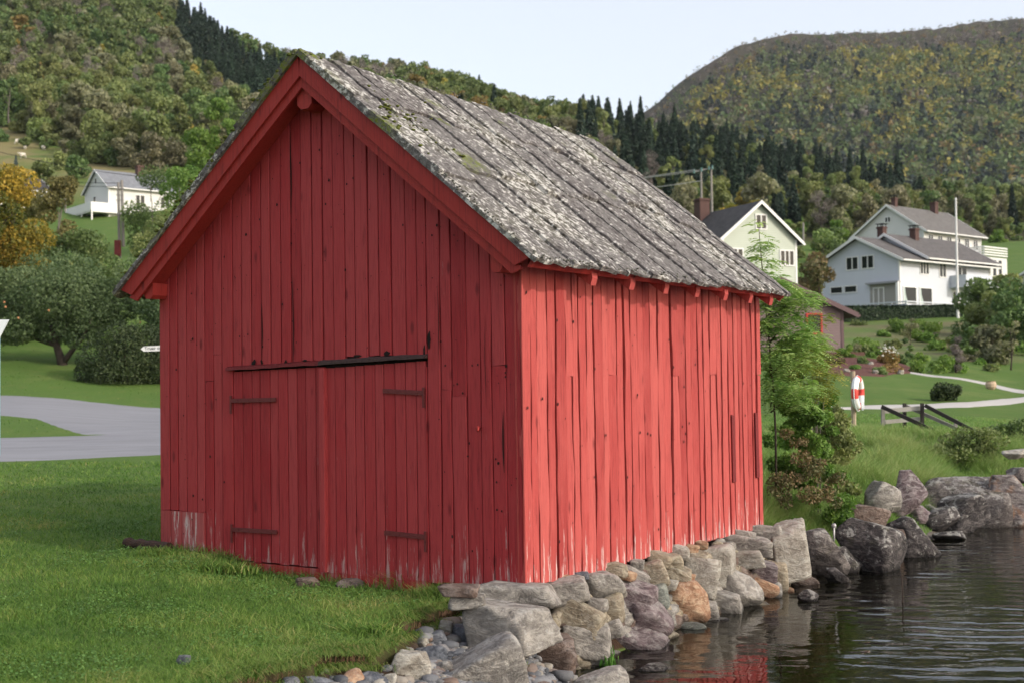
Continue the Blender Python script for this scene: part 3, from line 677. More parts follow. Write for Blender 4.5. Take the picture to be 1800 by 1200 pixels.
# bargeboards: an outer board and a narrower moulding behind and below it, on both slopes
def barge(sd, n0, n1, y0, y1, s1, mat, cut=0.0):
    m = MB(); q = []
    ns = 30; ss = np.linspace(0, s1, ns); 
    vs = []
    for i, s in enumerate(ss):
        wv = .004*math.sin(s*2.3+sd); sh0 = -n0*math.tan(SA); sh1 = -n1*math.tan(SA)
        e = 1.0 if i == ns-1 else 0
        # at the apex the boards meet on the centre line; at the foot they are cut
        a = max(s, -n0*math.tan(SA)) if i < ns-1 else s; b = max(s, -n1*math.tan(SA)) if i < ns-1 else s-cut
        for yy in (y0, y1):
            vs += [slope_pt(sd, a, yy, n0+wv), slope_pt(sd, b, yy, n1+wv)]
    fs = []
    for i in range(ns-1):
        k, l = i*4, (i+1)*4
        fs += [(k, k+1, l+1, l), (k+2, l+2, l+3, k+3), (k, l, l+2, k+2), (k+1, k+3, l+3, l+1)]
    fs += [(0, 2, 3, 1), ((ns-1)*4, (ns-1)*4+1, (ns-1)*4+3, (ns-1)*4+2)]
    m.av = .2; m.add(vs, fs); return bchild(m, 'bargeboard', mat)
for sd in (1, -1):
    barge(sd, .018, -.155, -OV+.02, -OV+.045, S_LEN-.02, RED_T, .10)
    barge(sd, -.135, -.235, -OV+.048, -OV+.075, S_LEN-.06, RED_T, .06)
    m = MB(); vs = [slope_pt(sd, s, y, n) for s, y, n in ((.26, -OV+.08, -.19), (S_LEN-.3, -OV+.08, -.19), (S_LEN-.3, -.006, -.19), (.26, -.006, -.19), (.26, -OV+.08, -.15), (S_LEN-.3, -OV+.08, -.15), (S_LEN-.3, -.006, -.15), (.26, -.006, -.15))]
    m.add(vs, [(0,3,2,1),(4,5,6,7),(0,1,5,4),(1,2,6,5),(2,3,7,6),(3,0,4,7)]); bchild(m, 'soffit_board', RED_T)
# purlin ends
def purlin(x, z, w, h):
    m = MB(); q = [(-w/2, -h*.28), (-w*.25, -h/2), (w*.25, -h/2), (w/2, -h*.28), (w/2, h/2), (-w/2, h/2)]
    m.prism([(x+a, z+b) for a, b in q], -OV+.09, .03); bchild(m, 'purlin_end', RED_T)
purlin(-BW/2, HR-.47, .18, .20); purlin(-BW+.06, 2.70, .13, .16); purlin(-.10, 2.71, .12, .16)
# eave: fascia under the planks and rafter tails
fa = MB(); vs = [slope_pt(1, S_LEN-.012, -OV+.06, -.088), slope_pt(1, S_LEN-.012, BL+OVR, -.088), slope_pt(1, S_LEN-.012, BL+OVR, -.004), slope_pt(1, S_LEN-.012, -OV+.06, -.004)]
vs += [(v[0]-.028, v[1], v[2]-.0) for v in vs]; fa.add(vs, [(0,1,2,3),(7,6,5,4),(0,4,5,1),(2,6,7,3),(1,5,6,2),(0,3,7,4)]); bchild(fa, 'fascia', RED_T)
for yy in (.80, 1.51, 2.21, 2.91, 3.61, 4.28, 4.87):
    m = MB(); z0 = roof_z(.26)-.15
    m.prism([(.0, roof_z(0)-.31), (.25, z0-.125), (.272, z0-.06), (.262, z0+.03), (0, roof_z(0)-.12)], yy-.045, yy+.045); bchild(m, 'rafter_tail', RED_S)
m = MB(); vs = [slope_pt(1, s, y, n) for s, y, n in ((1.6, BL+OVR-.03, -.09), (S_LEN-.02, BL+OVR-.03, -.13), (S_LEN-.02, BL+OVR, -.13), (1.6, BL+OVR, -.09), (1.6, BL+OVR-.03, -.01), (S_LEN-.02, BL+OVR-.03, -.01), (S_LEN-.02, BL+OVR, -.01), (1.6, BL+OVR, -.01))]
m.add(vs, [(0,3,2,1),(4,5,6,7),(0,1,5,4),(1,2,6,5),(2,3,7,6),(3,0,4,7)]); bchild(m, 'rear_bargeboard', RED_T)
# ------------------------------------------------------------------ rocks
def ico(n):
    import bmesh
    bm = bmesh.new(); bmesh.ops.create_icosphere(bm, subdivisions=n, radius=1)
    V = np.array([v.co[:] for v in bm.verts]); Fc = np.array([[v.index for v in f.verts] for f in bm.faces]); bm.free(); return V, Fc
ICO = {k: ico(k) for k in (1, 2, 3, 4, 5)}
def rock_verts(seed, lod=4, planes=11, cut=(.60, .98), rough=.05, kk=26.0, boxy=False, cone=0.0):
    r = np.random.RandomState(seed); D, Fc = ICO[lod]
    if boxy:
        N = np.concatenate([np.array([[1,0,0],[-1,0,0],[0,1,0],[0,-1,0],[0,0,1],[0,0,-1]])*1.0 + r.normal(0, .14, (6, 3)), r.normal(size=(5, 3))])
        d = np.r_[r.uniform(.60, .70, 6), r.uniform(.80, .98, 5)]; N /= np.linalg.norm(N, axis=1)[:, None]; kk = 38.0
    else:
        N = r.normal(size=(planes, 3)); N /= np.linalg.norm(N, axis=1)[:, None]
        N = np.concatenate([N, [[0, 0, 1], [0, 0, -1]]]); d = np.r_[r.uniform(*cut, planes), .8, .8]
    dn = D @ N.T; rad = np.where(dn > 1e-3, d/np.maximum(dn, 1e-3), 9)
    rmin = (-1/kk)*np.log(np.exp(-kk*np.minimum(rad, 3)).sum(1)); rmin = np.minimum(rmin, 1.2)
    V = D*rmin[:, None]
    V = V*(1 + rough*fbm(V[:,0]*2.2+seed, V[:,1]*2.2, V[:,2]*2.2, 4, seed % 50)[:, None] + rough*.45*fbm(V[:,0]*8+seed, V[:,1]*8, V[:,2]*8, 4, seed % 50)[:, None])
    if cone: V[:, :2] *= (1 - cone*np.clip((V[:, 2:3]+1)/2, 0, 1)**1.3)
    V = V - (V.max(0)+V.min(0))/2; V /= np.abs(V).max(0); return V, Fc
def rock_mat(name, dark, mid, light, lich=.5, moss=0.0, scale=1.0, rust=0.0):
    t = NT(name); co = t.coord(); oi = t.n('ShaderNodeObjectInfo').outputs['Random']
    cv = t.n('ShaderNodeVectorMath', {0: co, 1: t.n('ShaderNodeCombineXYZ', {0: t.math('MULTIPLY', oi, 37), 1: t.math('MULTIPLY', oi, 91), 2: oi}).outputs[0]}, operation='ADD').outputs[0]
    a = t.noise(cv, 5*scale, 7, .65, .4); b = t.noise(t.mapv(cv, (1, 1, 2.2)), 5*scale, 7, .68, 1.6); f = t.noise(cv, 45*scale, 5, .7)
    c = t.mix(t.ramp(a, [(.34, 0.), (.62, 1.)]), dark, mid); c = t.mix(t.ramp(b, [(.46, 0.), (.62, .8)]), c, light)
    c = t.mix(t.math('MULTIPLY', t.ramp(f, [(.56, 0.), (.70, 1.)]), .3), c, tuple(min(.6, x*1.35) for x in light)); c = t.mix(t.math('MULTIPLY', t.ramp(f, [(.30, 1.), (.42, 0.)]), .6), c, tuple(x*.4 for x in dark))
    if rust: c = t.mix(t.math('MULTIPLY', t.ramp(t.noise(cv, 2.6, 4, .6), [(.5, 0.), (.64, 1.)]), rust), c, (.34, .17, .085))
    nz = t.n('ShaderNodeSeparateXYZ', {'Vector': t.n('ShaderNodeNewGeometry').outputs['Normal']}).outputs[2]
    if lich: c = t.mix(t.math('MULTIPLY', t.ramp(t.math('ADD', t.noise(cv, 9, 5, .7), t.math('MULTIPLY', nz, .10)), [(.58, 0.), (.66, 1.)]), lich), c, (.44, .43, .40))
    if moss: c = t.mix(t.math('MULTIPLY', t.ramp(t.math('ADD', t.noise(cv, 6, 5, .7), t.math('MULTIPLY', nz, .12)), [(.60, 0.), (.70, 1.)]), moss), c, (.07, .07, .02))
    # damp dark foot where the water laps
    z = t.n('ShaderNodeSeparateXYZ', {'Vector': t.n('ShaderNodeNewGeometry').outputs['Position']}).outputs[2]
    wet = t.ramp(t.math('ADD', z, t.math('MULTIPLY', a, .12)), [(.06, .35), (.17, 1.)])
    c = t.mix(1.0, c, wet, 'MULTIPLY')
    t.bsdf(c, .82, t.bump(t.math('ADD', t.math('ADD', t.math('MULTIPLY', a, 1.6), t.math('MULTIPLY', b, 1.5)), t.math('MULTIPLY', f, .5)), .95, .03), .25); return t.m
RM = dict(
 grey=rock_mat('grey_stone', (.11, .10, .092), (.26, .24, .215), (.40, .375, .335), .45),
 pale=rock_mat('pale_stone', (.19, .165, .135), (.34, .315, .27), (.47, .45, .40), .3),
 tan=rock_mat('tan_stone', (.13, .105, .075), (.30, .25, .18), (.40, .36, .28), .2, .25),
 purple=rock_mat('purple_stone', (.055, .038, .042), (.16, .12, .125), (.30, .26, .26), .35),
 brown=rock_mat('brown_stone', (.055, .036, .03), (.15, .105, .085), (.24, .19, .165), .1),
 orange=rock_mat('orange_stone', (.17, .085, .05), (.36, .21, .13), (.46, .34, .23), .1),
 green=rock_mat('greenish_stone', (.09, .10, .09), (.20, .215, .19), (.30, .31, .27), .3, .2),
 blue=rock_mat('blue_grey_stone', (.045, .05, .06), (.11, .12, .14), (.20, .21, .235), .1),
 dark=rock_mat('dark_boulder', (.014, .012, .013), (.045, .040, .041), (.14, .125, .12), .6, .2),
 boulder=rock_mat('mottled_boulder', (.032, .027, .027), (.11, .095, .092), (.22, .195, .18), .5, .25),
 rusty=rock_mat('rusty_boulder', (.06, .048, .048), (.17, .14, .14), (.30, .27, .25), .5, .1, 1, .8),
)
def rock(name, center, dims, mat, seed, parent=None, rot=None, lod=4, world_rz=0.0, **kw):
    V, Fc = rock_verts(seed, lod, **kw); V = V*np.array(dims)/2
    me = np_mesh(name, V, Fc, RM[mat], None, True); o = link(name, me, parent)
    o.rotation_euler = rot if rot is not None else (0, 0, world_rz); o.location = center; return o
# stone footing under the long wall: each stone a part
ft = empty('stone_footing', (BX, BY, 0), -YAW, 'dry stone footing of pale rounded boulders under the long red wall', 'stone wall')
def on_wall(px, py, inset=0.0):
    """point of the battered footing face x = k(.70 - z) in boathouse coordinates"""
    x, _, k = ray(px, py); lo, hi = 6.0, 20.0
    def f(t):
        bx, by = W2B(x*t, t); z = CZ+k*t; return bx - (.04 + .50*(BZ-z)) + inset
    a = np.linspace(lo, hi, 3000); v = np.array([f(t) for t in a]); j = np.nonzero(v < 0)[0][0]; return Vector((x*a[j], a[j], CZ+k*a[j]))
FST = [ # px, py, w, h, kind, tilt
 (910,1049,122,38,'grey',-3),(985,1045,84,46,'grey',6),(1056,1033,76,46,'grey',-8),(1012,1088,88,64,'tan',-20),(1076,1070,34,52,'tan',8),
 (1050,1066,30,28,'grey',0),(1114,1053,68,60,'purple',-10),(1130,1092,90,60,'purple',-12),(1030,1134,82,62,'grey',-10),(962,1160,96,68,'brown',4),
 (1125,1142,94,58,'purple',-18),(1048,1165,50,34,'grey',-14),(1205,1062,68,70,'orange',4),(822,1059,56,22,'grey',4),(808,1040,60,18,'brown',0),
 (1080,1000,46,20,'tan',-10),(1097,1010,36,18,'orange',-14),(996,1019,40,14,'orange',-4),(1022,1014,22,16,'blue',0),(1148,1012,46,42,'tan',12),(1120,1013,40,20,'grey',-26),
 (1119,994,22,18,'grey',0),(1174,992,44,32,'tan',-6),(1195,971,30,24,'pale',-10),(1155,980,52,20,'tan',-18),(1216,965,22,16,'orange',-8),(1233,959,20,16,'orange',0),
 (1222,980,54,24,'tan',-12),(1190,1012,46,32,'tan',-28),(1232,1020,54,74,'pale',-6),(1263,1000,52,70,'pale',10),(1158,1048,32,42,'green',0),(1290,1042,84,60,'grey',-28),
 (1275,1066,56,44,'grey',-10),(1310,985,56,38,'pale',4),(1342,1006,42,34,'purple',-10),(1366,1018,32,62,'tan',6),(1343,1034,44,24,'orange',-20),(1303,958,90,30,'grey',-8),
 (1302,940,42,18,'grey',-12),(1334,932,42,16,'grey',-6),(1353,960,44,60,'grey',14),(1408,1025,54,30,'brown',-8),(1355,1048,40,32,'grey',24),(1327,1074,68,32,'tan',-12),
 (1246,1074,30,36,'grey',0),(1255,1098,42,20,'dark',0),(1215,1112,44,26,'green',0),(1088,1066,20,22,'grey',0),(1180,1030,22,20,'pale',0),(1075,1108,34,30,'grey',20),(1170,1088,30,30,'grey',0),
 (1000,1066,20,14,'tan',0),(1208,1018,22,20,'orange',-10),(870,1072,60,14,'brown',0),(1380,1040,26,18,'orange',-10),(1160,1118,50,24,'tan',-20),(1100,1172,50,22,'brown',-10)]
right = Vector((math.cos(YAW), -math.sin(YAW), 0))
vdir = Vector((math.cos(.1), -math.sin(.1)*0, 0))
minv = ft.matrix_basis.inverted()
for i, (px, py, w, h, kd, tl) in enumerate(FST):
    dep = .5*(w+h)/2200*10; p = on_wall(px, py, .0); D = p.y; sc = D/F
    W_, H_ = w*sc*1.27, h*sc*1.10; dep = min(max(.16, .5*(W_+H_)*.95), .5)
    c = p + Vector((ray(px, 600)[0], 1, 0)).normalized()*dep*.36
    yaw_ = YAW*.0 - math.radians(18)
    M = Matrix.Rotation(-YAW*.35, 4, 'Z') @ Matrix.Rotation(math.radians(-tl), 4, 'Y')
    o = rock('stone', (0, 0, 0), (W_, dep, H_), kd, 100+i, ft, lod=4 if w > 40 else 3, planes=9 if w > 50 else 7, cut=(.66, 1.0), boxy=(i % 5 != 2))
    o.matrix_local = minv @ (Matrix.Translation(c) @ M)
# filler stones behind the face so that no earth shows between
r = np.random.RandomState(8); fl = []
for i in range(330):
    by = r.uniform(-.15, BL+.25); z = r.uniform(-.15, .62); s = r.uniform(.10, .22); bx = .04+.5*(BZ-z)-.06-s*.35
    V, Fc = rock_verts(900+i % 17, 2, 8); V = V*np.array([s*.8, s*1.3, s*.7])/2*r.uniform(.9, 1.2) + np.array([bx, by, z]); fl.append((V, Fc))
for i in range(60):   # under the front sill
    bx = r.uniform(-1.1, .0); z = r.uniform(.35, .6); s = r.uniform(.12, .25); V, Fc = rock_verts(930+i % 13, 2, 8); V = V*np.array([s*1.4, s, s*.6])/2 + np.array([bx, .08+.1*r.rand(), z]); fl.append((V, Fc))
def merge(L, name, mat, parent=None, smooth=True, attrs=None):
    V = np.concatenate([a for a, _ in L]); off = np.cumsum([0]+[len(a) for a, _ in L[:-1]]); Fc = np.concatenate([f+o for (_, f), o in zip(L, off)])
    return link(name, np_mesh(name, V, Fc, mat, attrs, smooth), parent)
for k_, m_ in enumerate(('brown', 'grey', 'tan')): merge(fl[k_::3], 'packing_stones', RM[m_], ft)['kind'] = 'stuff'
# big stones of the corner and the beach: things of their own
def ground_rock(px, py, w, h, kd, seed, label, tl=0, base_z=None, dfac=.8, sink=.03, planes=10, lod=5, name='boulder', cat='boulder', yaw=0.0, D=None, **kw):
    """px, py centre of the stone in the photo, w x h its size there; it stands where its foot meets the land"""
    foot = py+h/2
    if D is None: D = PZ(px, foot, base_z if base_z is not None else 0.0).y
    sc = D/F; W_, H_ = w*sc, h*sc; dep = W_*dfac; Dc = D+dep*.35
    c = P(px, py, Dc); H2 = H_*(1+2*sink)
    o = rock(name, (c.x, c.y, c.z-H_*sink), (W_*1.04*Dc/D, dep, H2*1.02), kd, seed, None, lod=lod, planes=planes, **kw)
    o.rotation_euler = (0, math.radians(-tl), yaw); tag(o, label, cat, 'stones along the water\'s edge'); return o
GR = [
 (898,1098,158,86,'grey',3,'big square pale grey block at the corner of the footing with a dark moss patch',0,.12,dict(boxy=True,yaw=-.45,D=9.75)),
 (850,1188,160,116,'grey',5,'large slanting grey slab at the bottom edge in front of the corner block',18,.1,dict(D=9.0,boxy=True,planes=7,cut=(.66,1.0))),
 (813,1128,70,58,'blue',6,'dark blue-grey angular stone beside the square corner block',0,.22,dict(planes=8)),
 (724,1180,66,72,'pale',7,'cream coloured stone under the earth bank on the gravel',0,.28,dict(planes=8)),
 (1055,1204,100,60,'grey',8,'pale rounded stone at the bottom edge where the water begins',6,.0,{}),
 (962,1216,70,40,'brown',9,'brown stone at the bottom edge below the brown footing stone',0,.05,{}),
 (1388,966,74,100,'pale',10,'tall pale violet boulder at the far end of the footing',10,.12,dict(boxy=True)),
 (1445,970,92,84,'boulder',11,'rounded mottled boulder right of the tall pale violet one',0,.0,dict(planes=8)),
 (1528,962,126,88,'dark',12,'broad dark boulder speckled with lichen beside the steel pin',-16,.0,dict(planes=8,cone=.3)),
 (1600,944,108,70,'dark',13,'dark boulder with a pale crest behind the speckled one',-14,.0,dict(planes=8,cone=.3)),
 (1567,955,52,52,'brown',14,'small brown boulder wedged between the two broad dark ones',0,.0,{}),
 (1525,908,80,42,'brown',15,'flat brown boulder lying in the grass behind the dark ones',-8,.38,{}),
 (1550,872,64,56,'grey',16,'grey block with a white face on the bank by the pointed stone',8,.5,dict(planes=7)),
 (1596,862,62,74,'purple',17,'pointed upright violet-grey stone on the bank',6,.42,dict(planes=7,cone=.85)),
 (1706,882,168,90,'boulder',18,'huge long boulder lying along the far water edge',0,.0,dict(planes=9,D=20.0)),
 (1772,878,66,88,'rusty',19,'boulder with rust coloured streaks at the end of the huge long one',0,.0,dict(planes=8,D=20.0)),
 (1690,904,94,64,'dark',20,'dark wedge-shaped boulder in front of the huge long one',12,.0,dict(planes=7)),
 (1648,914,70,40,'dark',21,'low dark slab left of the wedge-shaped boulder',10,.05,{}),
 (1618,902,40,30,'purple',22,'small violet stone at the foot of the pointed stone',0,.2,{}),
 (1668,940,56,16,'dark',23,'thin dark stone just breaking the water',0,.0,{}),
 (1630,896,46,20,'grey',24,'flat pale stone lying over the low dark slab',0,.2,{}),
 (1792,834,44,26,'boulder',25,'round boulder at the right edge above the long one',0,.7,{}),
 (1785,797,50,16,'pale',26,'pale flat slab in the rough grass at the right edge',4,1.0,{}),
 (1470,1010,40,26,'dark',27,'small wet stone at the foot of the mottled boulder',0,.0,{}),
 (1420,1046,36,20,'dark',28,'small dark stone in the water at the end of the footing',0,.0,{}),
 (1486,984,56,46,'dark',31,'low wet boulder wedged between the mottled and the speckled boulder',0,.0,{}),
 (1150,1178,60,22,'dark',29,'dark stone half under water below the footing',0,-.05,{}),
 (1815,880,60,60,'boulder',30,'boulder cut by the right edge of the picture',0,.0,{}),
]
for px, py, w, h, kd, sd_, lb, tl, bz, kw in GR:
    ground_rock(px, py, w, h, kd, sd_*7+1, lb, tl, bz, **kw)
for (px, py, w, h, lb, kd) in ((318,1160,26,20,'lone angular grey stone lying on the lawn','blue'), (536,1022,44,22,'flat brownish stone half sunk in the grass under the door sill, nearer the door joint','grey'), (612,1024,52,22,'flat brownish stone half sunk in the grass under the right door leaf','grey')):
    p = hit(px, py+h/2); D = p.y; s = D/F
    o = rock('stone', (p.x, p.y+(.05 if px < 400 else .16), p.z+h*s*(.22 if px < 400 else .02)), (w*s, w*s*.7, h*s*1.25), kd if px < 400 else 'brown', px, None, lod=4, planes=16, cut=(.75, .95)); tag(o, lb, 'stone')
# beach stones: the larger ones things, the small ones gravel
r = np.random.RandomState(21); gl_ = []; nbig = 0
cols = ['blue', 'grey', 'blue', 'purple', 'blue', 'tan', 'pale']
N_ = 60000; qx, qy = r.uniform(-3.2, 1.0, N_), r.uniform(5.5, 11.0, N_)
qz, qs, qg, _, _ = land(qx, qy, True); qu, qv = proj(qx, qy, qz)
ok = np.nonzero((qs > -.35) & (qg > -2.6) & (qg < -.15+.13*(r.rand(N_) < .12)) & (qu > 300) & (qu < 1150) & (qv < 1330))[0][:5200]
for i in ok:
    g_ = qg[i]; s = r.uniform(.010, .042)*(1.25 if g_ > -.5 else 1)*(1.8 if r.rand() < .08 else 1); V, Fc = rock_verts(700+i % 31, 1 if s < .030 else 2, 7, (.5, .95), .02)
    a = r.uniform(0, 6.28); c_, s_ = math.cos(a), math.sin(a); V = V*np.array([s, s*r.uniform(.6, 1), s*r.uniform(.35, .7)]); V = np.stack([V[:,0]*c_-V[:,1]*s_, V[:,0]*s_+V[:,1]*c_, V[:,2]], 1)
    gl_.append((V + np.array([qx[i], qy[i], qz[i]+s*.25]), Fc, r.rand()))
tgv = NT('gravel_stones'); co = tgv.coord(); bvv = tgv.attr('bv')
c = tgv.ramp(bvv, [(0, (.07, .075, .085)), (.3, (.17, .175, .19)), (.5, (.25, .25, .26)), (.68, (.20, .14, .11)), (.8, (.33, .31, .27)), (.92, (.12, .125, .14)), (1, (.40, .39, .36))])
c = tgv.mix(tgv.noise(co, 40, 5, .7), tgv.mix(1., c, (.55, .55, .55), 'MULTIPLY'), c); tgv.bsdf(c, .8, tgv.bump(tgv.noise(co, 70, 4), .5, .01), .3)
o = merge([(a, b) for a, b, _ in gl_], 'beach_gravel', tgv.m, None, False, {'bv': np.concatenate([np.full(len(a), q) for a, _, q in gl_])}); tag(o, kind='stuff')
lbs = [((770,1118),36,26,'blue','small blue-grey stone beside the earth bank, highest on the gravel'), ((786,1098),28,20,'pale','small whitish pebble just under the grass tuft'), ((560,1196),60,16,'blue','flat blue-grey stone under the bank, middle of the gravel'), ((612,1190),58,22,'orange','rust-brown stone tucked under the overhanging turf'), ((510,1198),36,20,'blue','blue-grey stone where the bank begins'), ((655,1196),54,20,'blue','cracked blue-grey stone right of the rust-brown one'), ((760,1146),50,26,'blue','long pale blue stone left of the dark blue-grey angular one'), ((745,1128),22,18,'pale','little cream stone at the foot of the bank'), ((684,1192),30,20,'pale','cream pebble left of the cream coloured stone'), ((780,1170),36,20,'grey','flat grey stone right of the cream coloured stone'), ((803,1158),22,14,'tan','small tan stone between the slab and the dark angular stone')]
for i, ((px, py), w, h, kd, lb) in enumerate(lbs):
    p = hit(px, py+h/2, 4, 30); s = p.y/F; o = rock('stone', (p.x, p.y, p.z+h*s*.3), (w*s, w*s*.8, h*s*1.2), kd, 333+i, None, lod=3, planes=7, cut=(.55, .95)); o.rotation_euler = (0, r.uniform(-.3, .3), r.uniform(0, 3)); tag(o, lb, 'stone', 'loose stones on the gravel')
# ------------------------------------------------------------------ houses
def siding(name, col, dark=.8, pitch=.16, axis=2):
    t = NT(name); co = t.coord(); z = t.n('ShaderNodeSeparateXYZ', {'Vector': co}).outputs[axis]
    f = t.math('FRACT', t.math('DIVIDE', z, pitch)); h = t.math('SUBTRACT', 1.0, f)
    nz = t.noise(co, 1.5, 4); c = t.mix(nz, tuple(x*.93 for x in col), tuple(min(.85, x*1.04) for x in col))
    c = t.mix(t.ramp(f, [(.0, 1.), (.10, 0.)]), c, tuple(x*dark for x in col))
    t.bsdf(c, .6, t.bump(h, 1.0, .03), .3); return t.m
def tiles(name, a, b, sc=1.0):
    t = NT(name); co = t.coord(); br = t.noise(co, 2.0, 5, .7); v = t.noise(co, 14*sc, 3, .7)
    t.bsdf(t.mix(t.ramp(t.math('ADD', t.math('MULTIPLY', br, .5), t.math('MULTIPLY', v, .5)), [(.38, 0.), (.62, 1.)]), a, b), .75, t.bump(v, .8, .04), .25); return t.m
WHITE = plain('white_trim_paint', (.68, .68, .67), .5, .05)
GLASS = plain('window_glass', (.012, .014, .018), .12, spec=.3)
CURT = plain('curtain', (.35, .42, .40), .8)
BRICKM = plain('chimney_brick', (.085, .048, .042), .9, .5, 12)
DARKM = plain('dark_metal', (.03, .03, .032), .5, metallic=.6)
def local_frame(p, phi):
    return p
class House:
    """x along the gable wall (left to right), y back along the ridge, z up; origin at the left foot of the gable wall"""
    def __init__(s, name, origin, phi, W, L, zb, ze, zr, wallm, roofm, label, cat, over=.4, roverh=.5, trim=None, rt=.14):
        s.e = empty(name, (origin[0], origin[1], zb), phi, label, cat); s.W, s.L, s.ze, s.zr, s.trim = W, L, ze, zr, trim or WHITE
        w = MB(); w.prism([(0, -3), (W, -3), (W, ze), (W/2, zr), (0, ze)], 0, L); w.build('wall', wallm, s.e)
        s.roof(0, W, -over, L+over, ze, zr, roverh, roofm, rt)
        c = MB()
        for x in (0, W): c.box((x-.03 if x else -.03, -.03, -3), (x+.12 if not x else x+.03, .03, ze)) if not x else c.box((x-.12, -.03, -3), (x+.03, .03, ze))
        c.box((W-.02, .03, -3), (W+.03, .15, ze)); c.box((W-.02, L-.12, -3), (W+.03, L+.03, ze)); c.build('corner_boards', s.trim, s.e)
    def roof(s, x0, x1, y0, y1, ze, zr, oh, m, rt=.14):
        W = x1-x0; sl_ = (zr-ze)/(W/2); r = MB(); xm = (x0+x1)/2
        a = [(x0-oh, ze-oh*sl_+.02), (xm, zr+.02), (x1+oh, ze-oh*sl_+.02)]; b = [(q, z+rt) for q, z in a]
        r.prism(a+b[::-1], y0, y1); ro = r.build('roof', m, s.e); s.ro = ro
        f = MB()
        for yy in (y0-.03,): f.prism([(q, z-.10) for q, z in a] + [(q, z+.015) for q, z in b[::-1]], yy, yy+.05)
        f.build('bargeboard', s.trim, s.e); f = MB(); f.prism([(q, z-.10) for q, z in a] + [(q, z+.015) for q, z in b[::-1]], y1-.02, y1+.03); f.build('bargeboard', s.trim, s.e)
        g = MB()
        for xx, d in ((x0-oh, -1), (x1+oh, 1)): g.box((min(xx, xx+d*.12), y0, ze-oh*sl_-.02), (max(xx, xx+d*.12), y1, ze-oh*sl_+.10))
        g.build('gutter', s.trim, s.e)
    def win(s, face, u, z, w, h, n=2, frame=None, curtain=False, sill=True, fr=.09):
        """face 'g' gable (u = x) or 'r' right side (u = y)"""
        M = Matrix.Identity(4) if face == 'g' else Matrix.Translation((s.W, 0, 0)) @ Matrix.Rotation(math.pi/2, 4, 'Z')
        f = MB(); f.box((u-fr, -.06, z-fr), (u, -.003, z+h+fr), M); f.box((u+w, -.06, z-fr), (u+w+fr, -.003, z+h+fr), M); f.box((u, -.06, z-fr), (u+w, -.003, z), M); f.box((u, -.06, z+h), (u+w, -.003, z+h+fr), M)
        for k in range(1, n): f.box((u+w*k/n-.045, -.055, z), (u+w*k/n+.045, -.003, z+h), M)
        fo = f.build('window', frame or s.trim, s.e); p = MB(); p.box((u, -.025, z), (u+w, -.008, z+h), M); p.build('pane', GLASS, fo)
        if curtain:
            q = MB(); q.prism([(u+w*.0+.03, z), (u+w*.35, z), (u+w*.16, z+h*.55), (u+w*.1+.03, z+h), (u+.03, z+h)], -.032, -.028, M); q.build('curtain', CURT, fo)
        return fo
    def chimney(s, x, y, z0, z1, w=.6, cap=True):
        c = MB(); c.box((x-w/2, y-w/2, z0), (x+w/2, y+w/2, z1)); c.box((x-w/2-.07, y-w/2-.07, z1-.18), (x+w/2+.07, y+w/2+.07, z1-.06)); co_ = c.build('chimney', BRICKM, s.ro)
        if cap:
            k = MB(); k.box((x-w/2-.1, y-w/2-.1, z1+.22), (x+w/2+.1, y+w/2+.1, z1+.27))
            for a in (-1, 1):
                for b in (-1, 1): k.box((x+a*w*.42-.03, y+b*w*.42-.03, z1-.07), (x+a*w*.42+.03, y+b*w*.42+.03, z1+.23))
            k.build('chimney_cap', DARKM, s.e)
def dirp(phi): return (math.cos(phi), math.sin(phi))
GW = siding('pale_green_siding', (.40, .44, .37)); GR_ = tiles('dark_slate_roof', (.022, .021, .022), (.075, .07, .068), 1.5)
# pale green house: the gable turned slightly to the right
o_ = P(1272, 540, 88); zb = o_.z-1.0
gh = House('green_house', o_, R(24), 6.35, 8.5, zb, (P(1272, 417, 88).z-zb), (P(1343, 358, 89.5).z-zb), GW, GR_, 'pale green wooden house with white trim and a dark roof behind the boathouse roof', 'house', over=.35, roverh=.45)
gh.win('g', 2.9, P(1340, 401, 89).z-zb, .82, .95, 2); gh.win('g', 4.95, P(1400, 463, 89).z-zb, 1.1, 1.0, 3); gh.win('g', .85, P(1290, 462, 88).z-zb, .8, 1.0, 2)
gh.chimney(2.6, 6.6, gh.zr-.6, gh.zr+1.2, .85, False)
lp = MB(); lp.prism([(6.35, 1.2), (9.0, -1.2), (9.0, -1.05), (6.35, 1.42)], -.3, 3.5); lp.build('porch_roof', GR_, gh.e); lq = MB(); lq.prism([(6.38, 1.15), (9.05, -1.3), (9.05, -1.02), (6.38, 1.45)], -.36, -.305); lq.build('porch_bargeboard', WHITE, gh.e)
# grey-white house with the covered terrace
HW = siding('white_grey_siding', (.52, .55, .60)); HR_ = tiles('grey_tile_roof', (.06, .055, .053), (.14, .13, .125))
PH = R(-50); W_ = 8.1
c1 = P(1583, 545, 108); org = Vector((c1.x-math.cos(PH)*W_, c1.y-math.sin(PH)*W_, 0)); zb = P(1583, 548, 108).z
wh = House('white_house', org, PH, W_, 15.0, zb, P(1583, 452, 108).z-zb, P(1512, 419, 111).z-zb, HW, HR_, 'large grey-white wooden house with a covered corner terrace behind the dark hedge', 'house', over=.6, roverh=.7)
def yz(z_px_y, D): return P(1500, z_px_y, D).z-zb
wh.win('g', 2.75, yz(471, 110), 1.15, 1.05, 2); wh.win('g', 4.35, yz(471, 110), 1.15, 1.05, 2); wh.win('g', 1.0, yz(515, 113), 1.2, .5, 1); wh.win('g', 2.5, yz(515, 113), 1.2, .5, 1)
